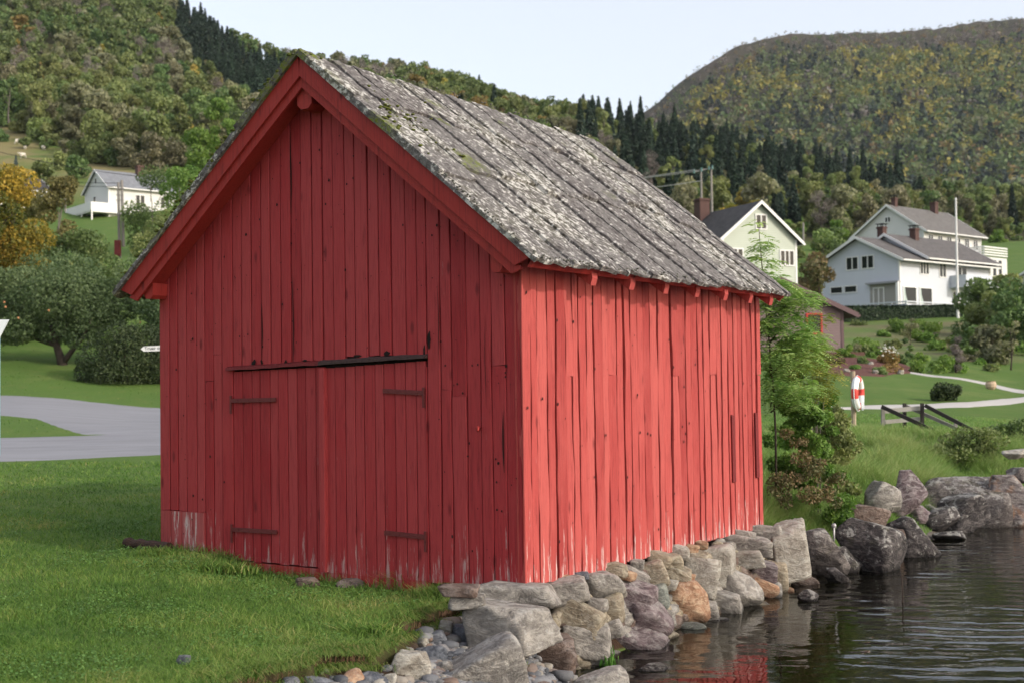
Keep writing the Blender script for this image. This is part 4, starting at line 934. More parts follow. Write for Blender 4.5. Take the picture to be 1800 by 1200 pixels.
# second, taller roof section set back
r2 = MB(); y0 = 3.6; sl_ = (wh.zr-wh.ze)/(W_/2); zr2 = wh.zr+.42
r2.prism([(.9, wh.ze+.1), (W_+.02, wh.ze+.10), (W_+.02, wh.ze+.40), (W_/2+.4, zr2-.1), (.9, wh.ze+.7)], y0, 14.8); r2.build('upper_wall', HW, wh.e)
wh.roof(.9, W_+.15, y0-.5, 15.4, wh.ze+.36, zr2+.02, .75, HR_)
wh.chimney(3.4, 4.6, zr2-.3, zr2+1.0, .62); wh.chimney(5.1, 7.2, zr2-.6, zr2+.85, .62)
# terrace corner: flat panel, recess shade put into its colour, doors, post and windows
rc = MB(); rc.box((5.1, -.03, .35), (8.0, -.006, 2.55)); rc.build('terrace_shade_panel', plain('shaded_cream_wall', (.30, .29, .27), .8), wh.e)
tc = MB(); tc.box((4.95, -.5, 2.5), (W_+.1, -.03, 2.66)); tc.build('terrace_lintel', plain('grey_fascia', (.28, .28, .30), .7), wh.e)
wh.win('g', 5.5, .45, .95, 1.7, 2); wh.win('r', .5, .75, 1.9, 1.4, 1, curtain=True); wh.win('r', 3.0, .75, 1.9, 1.4, 1, curtain=True); wh.win('r', 3.2, yz(472, 109)-.45, 1.3, .95, 3); wh.win('r', 6.3, yz(478, 111)-.45, 1.0, 1.1, 2); wh.win('r', 9.2, yz(484, 112)-.45, 1.6, 1.2, 2); wh.win('r', 8.4, .3, 1.0, 1.7, 1)
tp_ = MB(); tp_.box((W_-.12, -.5, .0), (W_+.12, -.3, 2.6)); tp_.build('terrace_post', WHITE, wh.e)
tf = MB()
tf.box((-.6, -2.6, -1.0), (W_+2.2, -2.52, .5)); tf.box((W_+2.2, -2.6, -1.0), (W_+2.28, 11.5, .5)); tf.box((-.6, -2.66, .62), (W_+2.3, -2.5, .72)); tf.box((W_+2.14, -2.6, .62), (W_+2.3, 11.5, .72))
for k in range(9): tf.box((-.6+k*1.35, -2.62, .4), (-.5+k*1.35, -2.5, .66))
tf.build('terrace_railing', HW, wh.e)
bk = MB(); bk.box((W_+.03, 8.0, 2.35), (W_+1.6, 13.5, 2.5)); bk.box((W_+1.5, 8.0, 2.5), (W_+1.6, 13.5, 3.45)); bk.box((W_+.03, 8.0, 2.5), (W_+1.5, 8.1, 3.45)); bk.box((W_+.03, 13.4, 2.5), (W_+1.5, 13.5, 3.45)); bk.build('balcony', HW, wh.e)
# white house behind it
WW = siding('white_siding', (.60, .60, .575)); org2c = P(1626, 500, 132); W2 = 8.45; org2 = Vector((org2c.x-math.cos(PH)*W2, org2c.y-math.sin(PH)*W2, 0)); zb2 = P(1626, 490, 132).z
bh2 = House('villa', org2, PH, W2, 11.5, zb2, P(1626, 402, 132).z-zb2, P(1572, 362, 135).z-zb2, WW, tiles('brown_grey_roof', (.085, .08, .075), (.17, .16, .15)), 'white two-storey villa with two brick chimneys rising behind the grey-white house', 'house', over=.4, roverh=.55)
z_ = bh2.ze-1.75
for k in range(6): bh2.win('r', .9+k*1.8, z_, .8, 1.15, 2)
bh2.win('g', 3.85, bh2.ze+1.15, .6, .5, 2); bh2.chimney(W2/2, 1.2, bh2.zr-.3, bh2.zr+1.0, .5); bh2.chimney(W2/2+.3, 8.6, bh2.zr-.4, bh2.zr+1.1, .65)
an = MB(); an.box((W2+.1, 8.2, -3), (W2+2.2, 13.0, 2.6)); an.build('annex', WW, bh2.e)
ar = MB()
for k in range(4): ar.box((W2+.1, 8.1, 2.75+k*.28), (W2+2.3, 8.18, 2.9+k*.28)); ar.box((W2+2.22, 8.2, 2.75+k*.28), (W2+2.3, 13.0, 2.9+k*.28))
for k in range(5): ar.box((W2+.15+k*.5, 8.06, 2.6), (W2+.23+k*.5, 8.1, 3.75))
ar.build('annex_railing', WHITE, bh2.e)
aw = MB(); [aw.box((W2+2.19, 8.8+k*1.2, .6), (W2+2.23, 9.4+k*1.2, 2.3)) for k in range(3)]; aw.build('annex_windows', GLASS, bh2.e)
# house on the left slope
c3 = P(191, 378, 140); W3 = 6.9; org3 = Vector((c3.x-math.cos(PH)*W3, c3.y-math.sin(PH)*W3, 0)); zb3 = c3.z+.3
lh = House('hillside_house', org3, PH, W3, 12.5, zb3, P(191, 327, 140).z-zb3, P(173, 300, 142.6).z-zb3, WW, tiles('grey_slate_roof', (.13, .14, .155), (.24, .25, .27), 1.2), 'white wooden house with a grey slate roof and a raised porch on the left hillside', 'house', over=.3, roverh=.35, rt=.1)
lh.win('g', 3.0, 3.2+.5, .5, .6, 1); lh.win('g', 2.6, 1.3, .6, .9, 1); lh.win('g', .8, 1.1, .6, .7, 1); lh.win('r', 3.2, 1.0, 1.0, 1.2, 2); lh.win('r', 6.2, 1.0, 1.0, 1.2, 2)
lh.chimney(W3/2+.3, 5.0, lh.zr-.2, lh.zr+1.0, .75, False)
pr = MB(); pr.box((-.2, -2.2, -.15), (W3+.6, -.02, .0)); pr.box((-.2, -2.25, 0), (W3+.6, -2.15, .95)); pr.box((W3+.5, -2.2, 0), (W3+.6, 2.5, .95)); pr.box((W3, -.0, -.15), (W3+.6, 2.5, 0))
for x in (-.1, 2.2, 4.5, W3+.5): pr.box((x-.07, -2.2, -2), (x+.07, -2.06, -.1))
pr.build('porch', WHITE, lh.e)
fd = MB(); fd.box((.3, .3, -2.4), (W3-.2, 12, -.02)); fd.build('cellar_wall', plain('dark_cellar', (.04, .04, .04), .9), lh.e)
# bit of a pale house behind the orange maple, and the grey roof at the right edge
c4 = P(22, 372, 150); fh = House('cottage', (c4.x-5, c4.y, 0), R(-40), 6, 7, c4.z, 2.6, 4.3, WW, GR_, 'white cottage mostly hidden behind the orange autumn tree', 'house', rt=.1); fh.win('r', 2, .8, 1, 1, 2); fh.win('g', 3.5, .8, 1, 1, 2)
c5 = P(1792, 505, 125); eh = House('cottage', (c5.x, c5.y, 0), R(-50), 6, 8, c5.z-1.0, 2.0, 3.6, WW, GR_, 'small grey-roofed cottage at the right edge above the bushes', 'house', rt=.1); eh.win('g', 2, .6, .9, 1, 2)
# purple-brown cabin
PW = siding('purple_brown_siding', (.155, .105, .105), .7, .14); c6 = P(1483, 622, 68); ph6 = R(8); W6 = 7.2
org6 = Vector((c6.x-math.cos(ph6)*W6, c6.y-math.sin(ph6)*W6, 0)); zb6 = H(c6.x, c6.y)+.15
PT = plain('purple_trim', (.12, .075, .08), .7)
cbn = House('cabin', org6, ph6, W6, 6, zb6, P(1483, 546, 68).z-zb6, P(1375, 492, 67).z-zb6, PW, tiles('felt_roof', (.07, .068, .07), (.13, .125, .13)), 'purple-brown cabin with a red framed window behind the rowan', 'cabin', over=.35, roverh=.75, trim=PT, rt=.16)
REDP = plain('red_window_paint', (.42, .035, .03), .6)
cbn.win('g', 5.2, P(1435, 585, 68).z-zb6, .72, .95, 1, REDP, fr=.10); cbn.win('g', 1.5, P(1340, 590, 68).z-zb6, .8, .6, 1, REDP)
cs = MB(); cs.box((5.0, -1.6, -.35), (W6+.5, -.03, -.06)); cs.box((5.0, -1.9, -.6), (W6+.5, -1.6, -.3)); cs.build('step', plain('brown_step', (.10, .05, .04), .8, .3), cbn.e)
# ------------------------------------------------------------------ posts, poles, rails
GREYW = plain('grey_pole_wood', (.22, .205, .19), .85, .35, 10, bump=.3)
TARW = plain('dark_tarred_wood', (.035, .030, .028), .85, .5, 12, bump=.4)
def pole(name, px, ytop, ybase, D, rad, mat, label, cat, group=None, lean=0):
    a = P(px, ybase, D); b = P(px+lean, ytop, D); e = MB(); e.tube([a, b], [rad, rad*.75], 8); o = e.build(name, mat); return tag(o, label, cat, group)
hp = empty('power_pole', P(1241, 372, 120), 0, 'wooden H-frame power pole with a crossarm behind the green house', 'power pole')
def child_world(mb, name, mat, par):
    mb.v = [tuple(Vector(v)-par.location) for v in mb.v]; return mb.build(name, mat, par)
for px in (1232, 1250): m = MB(); m.tube([P(px+2, 400, 120), P(px, 297, 120)], [.13, .10], 8); child_world(m, 'post', GREYW, hp)
m = MB(); m.beam(P(1217, 303, 120), P(1254, 295, 120), .14, .14); child_world(m, 'crossarm', GREYW, hp)
for px, py in ((1220, 301), (1233, 298), (1246, 295), (1252, 294)): m = MB(); m.tube([P(px, py+4, 119.8), P(px, py-3, 119.8)], [.10, .06], 6); child_world(m, 'insulator', plain('insulator_glass', (.10, .2, .19), .3), hp)
def wire(pts, label, rad=.02, sag=.0):
    m = MB(); A_, B_ = pts; n = 14; q = [A_.lerp(B_, t/n) - Vector((0, 0, sag*4*(t/n)*(1-t/n))) for t in range(n+1)]; m.tube(q, rad, 4); return tag(m.build('power_line', DARKM), label, 'power line')
WG = plain('pale_wire', (.30, .31, .31), .5)
for k, (y0, y1, lb) in enumerate(((303, 322, 'upper power line running left from the H-frame pole'), (305, 318, 'second power line running left from the H-frame pole'), (322, 340, 'low power line running left from the H-frame pole'))):
    o = wire((P(1222+k*6, y0-4, 119.7), P(700, y1+8, 128)), lb, .035, .8); o.data.materials[0] = WG
for k, (xa, ya, xb, yb, lb) in enumerate(((-60, 252, 330, 318, 'long power line crossing the sheep pasture'), (-60, 288, 213, 322, 'power line from the left edge to the twin pole'), (-60, 297, 213, 328, 'lower power line from the left edge to the twin pole'))):
    wire((P(xa, ya, 110), P(xb, yb, 96)), lb, .022, .5)
up = empty('utility_pole', P(210, 478, 95), 0, 'twin grey utility pole with a red-brown box in front of the hillside house', 'utility pole')
for px, yt in ((208, 321), (214, 317)): m = MB(); m.tube([P(px+3, 480 if px < 210 else 434, 95), P(px, yt, 95)], [.13, .10], 8); child_world(m, 'post', GREYW, up)
m = MB(); a = P(207, 450, 94.7); m.box((a.x-.2, a.y-.2, a.z), (a.x+.2, a.y+.2, P(207, 423, 94.7).z)); child_world(m, 'switch_box', plain('red_brown_box', (.12, .02, .02), .6), up)
for yy in (332, 343, 352): m = MB(); m.beam(P(204, yy, 94.9), P(217, yy, 94.9), .06, .06); child_world(m, 'bracket', GREYW, up)
pole('utility_pole', 115, 317, 372, 140, .12, GREYW, 'single thin grey pole on the slope left of the hillside house', 'utility pole', lean=-1)
fp = empty('flagpole', P(1683, 560, 98), 0, 'tall white flagpole beside the grey-white house', 'flagpole')
m = MB(); m.tube([P(1684, 560, 98), P(1680, 352, 98)], [.11, .065], 10); child_world(m, 'pole', WHITE, fp); m = MB(); m.tube([P(1680, 352, 98), P(1680, 348, 98)], [.09, .06], 8); child_world(m, 'finial', WHITE, fp)
pole('utility_pole', 1412, 392, 425, 150, .14, GREYW, 'short grey pole end showing between the green house and the grey-white house', 'utility pole'); pole('utility_pole', 1524, 387, 402, 150, .09, GREYW, 'thin pole tip left of the villa gable', 'utility pole')
# steel pin on the shore
m = MB(); a = P(1466, 950, 15.0); b = P(1466, 926, 15.0); m.tube([a, b], .012, 8); lump(m, (b.x, b.y, b.z+.02), .032, np.random.RandomState(1), (1, 1, 1)); tag(m.build('mooring_pin', plain('galvanised', (.4, .4, .4), .5, metallic=.3), None, True), 'thin steel pin with a round head between two shore boulders', 'mooring pin')
# life ring on its post
pa = hit(1501, 752, 10, 60); D = pa.y; pt = P(1499, 652, D); m = MB(); m.tube([pa-Vector((0, 0, .2)), pt], .055, 9)
tag(m.build('post', plain('pale_post_wood', (.34, .28, .2), .8, .3, 20)), 'pale round wooden post carrying the life ring', 'post')
lr = empty('life_ring', P(1508, 690, D-.12), 0, 'red and white life ring hanging on the wooden post', 'life ring')
def torus_seg(t0, t1, Rr, rr_, n=10, m_=12):
    vs, fs = [], []
    for i in range(n+1):
        t = t0+(t1-t0)*i/n
        for k in range(m_): q = 2*math.pi*k/m_; vs.append(((Rr+rr_*math.cos(q))*math.cos(t), rr_*math.sin(q), (Rr+rr_*math.cos(q))*math.sin(t)))
    for i in range(n):
        for k in range(m_): fs.append((i*m_+k, i*m_+(k+1) % m_, (i+1)*m_+(k+1) % m_, (i+1)*m_+k))
    return vs, fs
LRED = plain('life_ring_red', (.65, .06, .05), .5); LWH = plain('life_ring_white', (.78, .78, .77), .5, .06, 30)
Mr = Matrix.Rotation(R(62), 4, 'Z')
cuts = [20, 75, 110, 165, 200, 255, 290, 345, 380]
for k in range(8):
    vs, fs = torus_seg(R(cuts[k]), R(cuts[k+1]), .30, .075); m = MB(); m.add([Mr @ Vector(v) for v in vs], fs); m.build('red_band' if k % 2 == 1 else 'white_band', LRED if k % 2 == 1 else LWH, lr, True)
m = MB(); pts = [Mr @ Vector(((.385)*math.cos(t), .0, .385*math.sin(t))) - Vector((0, 0, .02*math.sin(t*8)**2)) for t in np.linspace(0, 2*math.pi, 40)]; m.tube(pts, .010, 5)
for k in range(5): m.tube([Mr @ Vector((.06*k-.1, -.09, -.05)), Mr @ Vector((.05*k-.12, -.10, -.34-.03*(k % 2))), Mr @ Vector((.06*k-.06, -.09, -.08))], .011, 5)
m.build('rope', plain('rope', (.62, .66, .68), .8), lr)
# slipway rails
rails = empty('slipway_railing', hit(1590, 752, 12, 60), 0, 'dark and grey wooden railing sloping down to the slipway behind the rough grass', 'railing')
D0 = rails.location.y
def rp(px, py, dd=0): return P(px, py, D0+dd)
for (x, yt, yb, dd, mt) in ((1552, 714, 748, 0, GREYW), (1590, 708, 756, .3, TARW), (1621, 708, 764, 0, TARW), (1680, 736, 770, .3, GREYW)): m = MB(); m.beam(rp(x, yb+10, dd), rp(x, yt, dd), .07, .07, (0, 1, 0)); child_world(m, 'post', mt, rails)
for (x0, y0, x1, y1, dd, w, mt) in ((1550, 714, 1652, 761, -.06, .085, TARW), (1592, 713, 1692, 757, .34, .075, GREYW), (1626, 712, 1728, 765, -.06, .08, TARW)): m = MB(); m.beam(rp(x0, y0, dd), rp(x1, y1, dd-.8), .05, w); child_world(m, 'handrail', mt, rails)
for (x0, y0, x1, y1, w) in ((1556, 741, 1620, 735, .09), (1553, 722, 1624, 716, .10)): m = MB(); m.beam(rp(x0, y0, .1), rp(x1, y1, .1), .05, w); child_world(m, 'crossbar', plain('pale_board', (.35, .33, .30), .8, .3), rails)
# signs on the left
sg = empty('road_sign', P(1, 690, 18), 0, 'large white triangular road sign cut by the left edge', 'sign')
m = MB(); q = [P(-30, 562, 18), P(16, 562, 18), P(-6, 604, 18), P(-24, 604, 18)]; m.add([v+Vector((0, -.012, 0)) for v in q]+[v+Vector((0, .012, 0)) for v in q], [(0,3,2,1),(4,5,6,7),(0,1,5,4),(1,2,6,5),(2,3,7,6),(3,0,4,7)]); child_world(m, 'plate', plain('sign_white', (.74, .78, .80), .4), sg)
m = MB(); m.tube([P(-3, 800, 18.06), P(-3, 575, 18.06)], .028, 8); child_world(m, 'pole', plain('sign_pole', (.30, .45, .52), .4, metallic=.3), sg)
asn = empty('direction_sign', P(268, 700, 30), 0, 'small white arrow sign pointing left at the wall corner', 'sign')
m = MB(); D = 30; q = [P(247.5, 613, D), P(253, 608.5, D), P(300, 606.5, D), P(300, 615.5, D), P(253, 617.5, D)]; m.add([v+Vector((0, -.01, 0)) for v in q]+[v+Vector((0, .01, 0)) for v in q], [tuple(range(4, -1, -1)), tuple(range(5, 10))]+[(i, (i+1) % 5, 5+(i+1) % 5, 5+i) for i in range(5)]); child_world(m, 'arrow_plate', WHITE, asn)
m = MB(); m.tube([P(292, 705, D+.05), P(292, 600, D+.05)], .03, 8); child_world(m, 'pole', plain('grey_metal', (.3, .3, .31), .5, metallic=.4), asn)
cu = bpy.data.curves.new('lettering', 'FONT'); cu.body = 'Truer og k'; cu.size = .115; cu.extrude = .001; cu.materials.append(DARKM)
to_ = bpy.data.objects.new('tmp', cu); COL.objects.link(to_); me_ = bpy.data.meshes.new_from_object(to_); COL.objects.unlink(to_); bpy.data.objects.remove(to_)
to = link('lettering', me_); to.parent = asn; to.location = P(254, 615.0, D-.014)-asn.location; to.rotation_euler = (math.pi/2, R(-2), 0)
# log at the corner, flower pot
lg = empty('log', hit(246, 962, 8, 30), 0, 'short cut log with an orange end lying in the grass at the left corner', 'log'); a = hit(222, 962, 8, 30)+Vector((0, 0, .05)); b = hit(292, 972, 8, 30)+Vector((0, .1, .05)); m = MB(); n = 12; m.tube([a.lerp(b, t/n)+Vector((0, 0, .008*math.sin(t*2))) for t in range(n+1)], [.05+.006*math.sin(t*1.7) for t in range(n+1)], 12); child_world(m, 'bark', plain('bark', (.05, .028, .02), .9, .6, 40, bump=.8), lg)
d = (a-b).normalized(); m = MB(); m.tube([a+d*.001, a+d*.006], .046, 12); child_world(m, 'cut_end', plain('cut_wood', (.32, .10, .05), .8, .4, 30), lg)
pt_ = hit(1742, 684, 20, 90); fpo = empty('flower_pot', pt_, 0, 'round pale flower pot standing by the upper path', 'flower pot'); m = MB(); m.tube([pt_+Vector((0, 0, z)) for z in (0, .1, .22, .3, .33)], [.12, .2, .21, .17, .19], 12); child_world(m, 'pot', plain('terracotta', (.45, .34, .24), .8), fpo)
# sheep on the pasture
SHW = plain('wool', (.62, .58, .50), .95, .15, 30, bump=.5); SHF = plain('sheep_face', (.40, .36, .31), .9)
def sheep(px, py, sc, rz, label):
    p = hit(px, py, 60, 300); e = empty('sheep', p, rz, label, 'sheep', 'sheep on the left hillside pasture'); me = bpy.data.meshes.new('body')
    J = [(0, 0, .62), (.35, 0, .64), (-.35, 0, .63), (.55, 0, .78), (.74, 0, .86), (.9, 0, .76)]; E_ = [(0, 1), (0, 2), (1, 3), (3, 4), (4, 5)]; Rd = [.30, .27, .27, .14, .12, .07]
    for x in (.36, -.36):
        for y in (.14, -.14): i = len(J); J += [(x, y, .42), (x+.02, y, .22), (x, y, .0)]; Rd += [.09, .045, .04]; E_ += [(1 if x > 0 else 2, i), (i, i+1), (i+1, i+2)]
    me.from_pydata([tuple(c*sc for c in j) for j in J], E_, []); o = link('body', me, e); sk = o.modifiers.new('s', 'SKIN'); me.skin_vertices.new() if not me.skin_vertices else None
    for v, rd in zip(me.skin_vertices[0].data, Rd): v.radius = (rd*sc, rd*sc)
    me.skin_vertices[0].data[0].use_root = True; o.modifiers.new('ss', 'SUBSURF').levels = 1; me.materials.append(SHW)
    m = MB()
    for y in (.10, -.10): m.add([(.76*sc, y*sc, .92*sc), (.72*sc, y*1.9*sc, .88*sc), (.78*sc, y*1.6*sc, .84*sc)], [(0, 1, 2)])
    m.build('ears', SHF, e)
sheep(30, 254, 1.0, .5, 'white sheep standing highest on the pasture near the left edge'); sheep(41, 279, 1.0, -2.6, 'white sheep right of the small blue spruce'); sheep(113, 268, 1.1, .1, 'white sheep grazing nearest the wood edge'); sheep(44, 263, .8, 1.9, 'smallest white sheep between the highest one and the spruce'); sheep(77, 264, .8, 2.6, 'white sheep half hidden behind a pasture bush')
# ------------------------------------------------------------------ foliage
def unit(a): return a/np.maximum(np.linalg.norm(a, axis=1), 1e-6)[:, None]
def leaf_faces(C, size, rs, N=None, nw=.6, aspect=.55, tint=None, jit=.35):
    n = len(C); d = rs.normal(size=(n, 3)); nn = unit(unit(d)*(1-nw) + (N if N is not None else 0)*nw)
    t = unit(np.cross(nn, rs.normal(size=(n, 3)))); b = np.cross(nn, t); s = size*(1+jit*rs.uniform(-1, 1, n))
    s = s[:, None]; V = np.stack([C-t*s, C+b*s*aspect, C+t*s, C-b*s*aspect], 1).reshape(-1, 3); Fc = np.arange(4*n).reshape(n, 4)
    return V, Fc, np.repeat(tint if tint is not None else rs.rand(n), 4)
def blob_points(rs, blobs, n, shell=.55):
    """points in ellipsoid clumps; returns points, outward normals, tint (clump + leaf)"""
    B = np.array(blobs, float); w = (B[:,3]*B[:,4]*B[:,5])**(2/3.); k = rs.choice(len(B), n, p=w/w.sum())
    d = unit(rs.normal(size=(n, 3))); rad = rs.rand(n)**(1/3.)*(1-shell) + shell*rs.uniform(.82, 1.05, n); rad = np.minimum(rad, 1.08)
    P_ = B[k, :3] + d*B[k, 3:6]*rad[:, None]; bt = rs.rand(len(B))
    return P_, d, np.clip(.5*bt[k] + .5*rs.rand(n), 0, 1)
def round_crown(rs, h, w, n=12, base=.25, top=1.0, lop=.15):
    """clump list for a broad crown of height h and width w"""
    out = []
    for i in range(n):
        z = rs.uniform(base, top-.08); prof = math.sin(min(1, max(.08, (z-base)/(top-base)))*math.pi*.86+.28)**.8
        a = rs.uniform(0, 6.28); q = w/2*prof*rs.uniform(.25, .72); s = w*rs.uniform(.13, .23)
        out.append((q*math.cos(a)+lop*w*rs.uniform(-.3, .3), q*math.sin(a), z*h, s, s, s*rs.uniform(.65, 1.0)))
    return out
def trunk_mesh(name, mat, h, r0, blobs, rs, nb=6, lean=.0, sides=6, r_end=.12):
    m = MB(); top = Vector((lean*h, 0, h)); pts = [Vector((lean*h*t+.02*h*math.sin(t*5+r0*40), .015*h*math.sin(t*7), h*t)) for t in np.linspace(-.04, 1, 7)]
    m.tube(pts, [r0*(1-.85*t) for t in np.linspace(0, 1, 7)], sides)
    for k in range(min(nb, len(blobs))):
        b = blobs[k]; c = Vector(b[:3]); z0 = max(.12*h, c.z*rs.uniform(.45, .8)); t = min(1, z0/h); s = Vector((lean*h*t, 0, z0))
        mid = s.lerp(c, .5)+Vector((0, 0, -.04*h*rs.rand())); m.tube([s, mid, c], [r0*(1-.85*t)*.7, r0*.3, r0*r_end], 5)
    me = bpy.data.meshes.new(name); me.from_pydata(m.v, [], m.f); me.materials.append(mat); me.polygons.foreach_set('use_smooth', [True]*len(m.f)); me.update(); return me
LM = dict(
 olive=leaf_mat('olive_foliage', [(.095, .125, .05), (.19, .225, .085), (.30, .325, .13)], .02, .22, .35),
 green=leaf_mat('green_foliage', [(.065, .11, .042), (.14, .205, .075), (.235, .31, .11)], .02, .22, .35),
 dull=leaf_mat('dull_foliage', [(.12, .125, .072), (.215, .21, .125), (.32, .31, .185)], .02, .22, .3),
 yellow=leaf_mat('yellow_foliage', [(.18, .155, .03), (.36, .30, .07), (.54, .46, .13)], .02, .2, .35),
 rust=leaf_mat('rust_foliage', [(.13, .08, .03), (.24, .155, .06), (.34, .22, .09)], .02, .2, .3),
 bare=leaf_mat('bare_twigs', [(.11, .092, .082), (.175, .15, .135), (.26, .225, .205)], .01, .2, .05),
 spruce=leaf_mat('spruce_needles', [(.008, .020, .013), (.018, .038, .024), (.038, .066, .040)], .015, .25, .08),
)
BARK = plain('grey_bark', (.16, .14, .125), .9, .4, 8, bump=.4); DBARK = plain('dark_bark', (.05, .038, .03), .9, .5, 14, bump=.6)
def np_leaf_mesh(name, L, mat): V, Fc, t = L; return np_mesh(name, V, Fc, mat, {'tint': t})
# ---- prototypes (meshes only): crown + trunk of 1 unit = 1 m
PROTO = {}
rs = np.random.RandomState(77)
def make_proto(kind, i, n, ls):
    r = np.random.RandomState(100+i*13+hash_(kind))
    if kind == 'spruce':
        h = 1.0*r.uniform(8, 11); C, N, T_ = [], [], []
        lv = 26
        for k in range(lv):
            t = k/(lv-1.); z = h*(.06+.93*t); rad = h*.17*(1-t)**.85+.12; m = max(10, int(n*((1-t)*.055+.008)))
            a = r.uniform(0, 6.28, m); br = r.randint(5, 9); a = np.round(a/6.28*br)/br*6.28 + r.normal(0, .16, m) + k*.7; q = rad*np.sqrt(r.uniform(.05, 1.05, m))*(1+.12*np.sin(a*3+k))
            C.append(np.stack([q*np.cos(a), q*np.sin(a), z - q*.42 + r.normal(0, .08, m)], 1)); N.append(np.stack([np.cos(a)*.6, np.sin(a)*.6, np.full(m, .6)], 1)); T_.append(np.clip(r.rand(m)*.7+.3*q/rad, 0, 1))
        C, N, T_ = np.concatenate(C), unit(np.concatenate(N)), np.concatenate(T_); return leaf_faces(C, ls*1.15, r, N, .5, .4, T_), [(0, 0, h*.9, 1, 1, 1)], h
    h = {'bare': r.uniform(8, 10)}.get(kind, r.uniform(7.0, 9.5)); w = h*r.uniform(.62, .85) if kind != 'bare' else h*r.uniform(.5, .65)
    if kind in ('olive2', 'yellow'): w = h*r.uniform(.42, .55)
    bl = round_crown(r, h, w, 17, .12 if kind != 'bare' else .3, 1.0)
    C, N, T_ = blob_points(r, bl, n, .5)
    return leaf_faces(C, ls*(1 if kind != 'bare' else .8), r, N, .45, .55 if kind != 'bare' else .16, T_), bl, h
def hash_(s_): return sum(ord(c)*7 for c in s_) % 97
for kind, num in (('olive', 4), ('olive2', 3), ('green', 3), ('dull', 3), ('yellow', 2), ('rust', 2), ('bare', 3), ('spruce', 4)):
    for i in range(num):
        n = {'bare': 1500, 'spruce': 2600}.get(kind, 2000)
        L, bl, h = make_proto(kind, i, n, .30); mt = LM[{'olive2': 'olive'}.get(kind, kind)]
        lo, _, _ = make_proto(kind, i, int(n*.28), .52)
        PROTO.setdefault(kind, []).append((np_leaf_mesh('crown', L, mt), trunk_mesh('trunk', BARK if kind != 'spruce' else DBARK, h*.92, .16 if kind != 'spruce' else .17, bl, np.random.RandomState(i), 7 if kind == 'bare' else 5), lo, h))
# ---- where the hillside trees stand
rf_ = np.random.RandomState(4)
gx, gy = np.meshgrid(np.arange(-230, 300, 5.9), np.arange(112, 500, 6.2)); gx = gx.ravel()+rf_.uniform(-2.6, 2.6, gx.size); gy = gy.ravel()+rf_.uniform(-2.6, 2.6, gy.size)
gz = land(gx, gy); gu, gv = proj(gx, gy, gz)
crest = np.interp(gu, [-200, 0, 280, 320, 520, 700, 1000, 1200, 1400, 1500, 1650, 1800, 2000], [-160, -85, 5, 30, 125, 145, 212, 262, 292, 325, 372, 395, 420]) - 4
keep = (gu > -170) & (gu < 1990)
bottomL = np.where(gu < 200, 222 + .36*np.maximum(gu, 0), 294 + .0*gu)
bottomR = np.interp(gu, [1050, 1200, 1420, 1640, 1700, 1800, 2000], [330, 420, 420, 428, 425, 420, 420])
keep &= np.where(gu < 700, (gv < bottomL), gv < np.where(gu > 1050, bottomR, 320)) & (gy > np.where(gu < 700, 165, 118))
ydc = np.interp(gu, [-200, 280, 520, 700, 1000, 1200, 1400, 1500, 1650, 1800, 2000], [500, 490, 460, 440, 410, 390, 370, 360, 338, 306, 300]); keep &= gy < ydc+8
T1 = []
for x, y, z, u, v, cr_, ok in zip(gx, gy, gz, gu, gv, crest, keep):
    if not ok: continue
    q = rf_.rand(); nz_ = float(fbm(x*.022, y*.022, o=3, s=61)); n2_ = float(fbm(x*.03, y*.03, o=2, s=71)); sc = rf_.uniform(.8, 1.15); kind = None; zone = 'left'
    if u < 700:
        sp = (305 < u < 540) and (v < cr_+ 30 + np.interp(u, [300, 360, 520], [50, 95, 110])) and v > cr_+np.interp(u, [300, 380, 420], [0, 4, 26])
        if sp and nz_ > -.55: kind = 'spruce'; sc *= .82
        elif nz_ > .28: kind = 'bare' if q < .55 else 'dull'
        elif nz_ < -.35: kind = 'green' if q < .5 else 'olive'
        else: kind = ['olive', 'olive2', 'dull', 'green', 'yellow', 'rust', 'bare'][int(np.searchsorted(np.cumsum([.34, .16, .19, .16, .045, .035, .07]), q))]
        if v > 190 and kind in ('bare', 'dull') and q < .5: kind = 'green'
    elif u < 1035:
        zone = 'middle'
        kind = ['olive', 'green', 'rust', 'dull', 'yellow', 'spruce'][min(5, int(np.searchsorted(np.cumsum([.36, .24, .17, .16, .04, .03]), q)))]
        if (905 < u < 960 and v < cr_+14) or u > 1020: kind = 'spruce'
    else:
        zone = 'right'; dv = v-cr_
        band = dv < np.interp(u, [1035, 1200, 1450, 1560, 1640], [60, 100, 62, 40, 10]) and u < 1620
        mid_sp = (1060 < u < 1420) and (90 < dv < 170) and n2_ > .05
        if band: kind = 'spruce' if q < .88 else 'olive2'
        elif mid_sp: kind = 'spruce' if q < .7 else 'olive2'
        elif u < 1200 and nz_ > -.1: kind = 'bare' if q < .6 else 'dull'
        else: kind = ['olive', 'olive2', 'green', 'dull', 'yellow', 'bare', 'spruce'][min(6, int(np.searchsorted(np.cumsum([.28, .24, .18, .15, .04, .05, .06]), q)))]
        if y < 175: sc *= .5; kind = kind if kind != 'spruce' else 'green'
        if u > 1640 and y < 250: sc *= .6
    T1.append((x, y, z, u, v, kind, zone, sc))
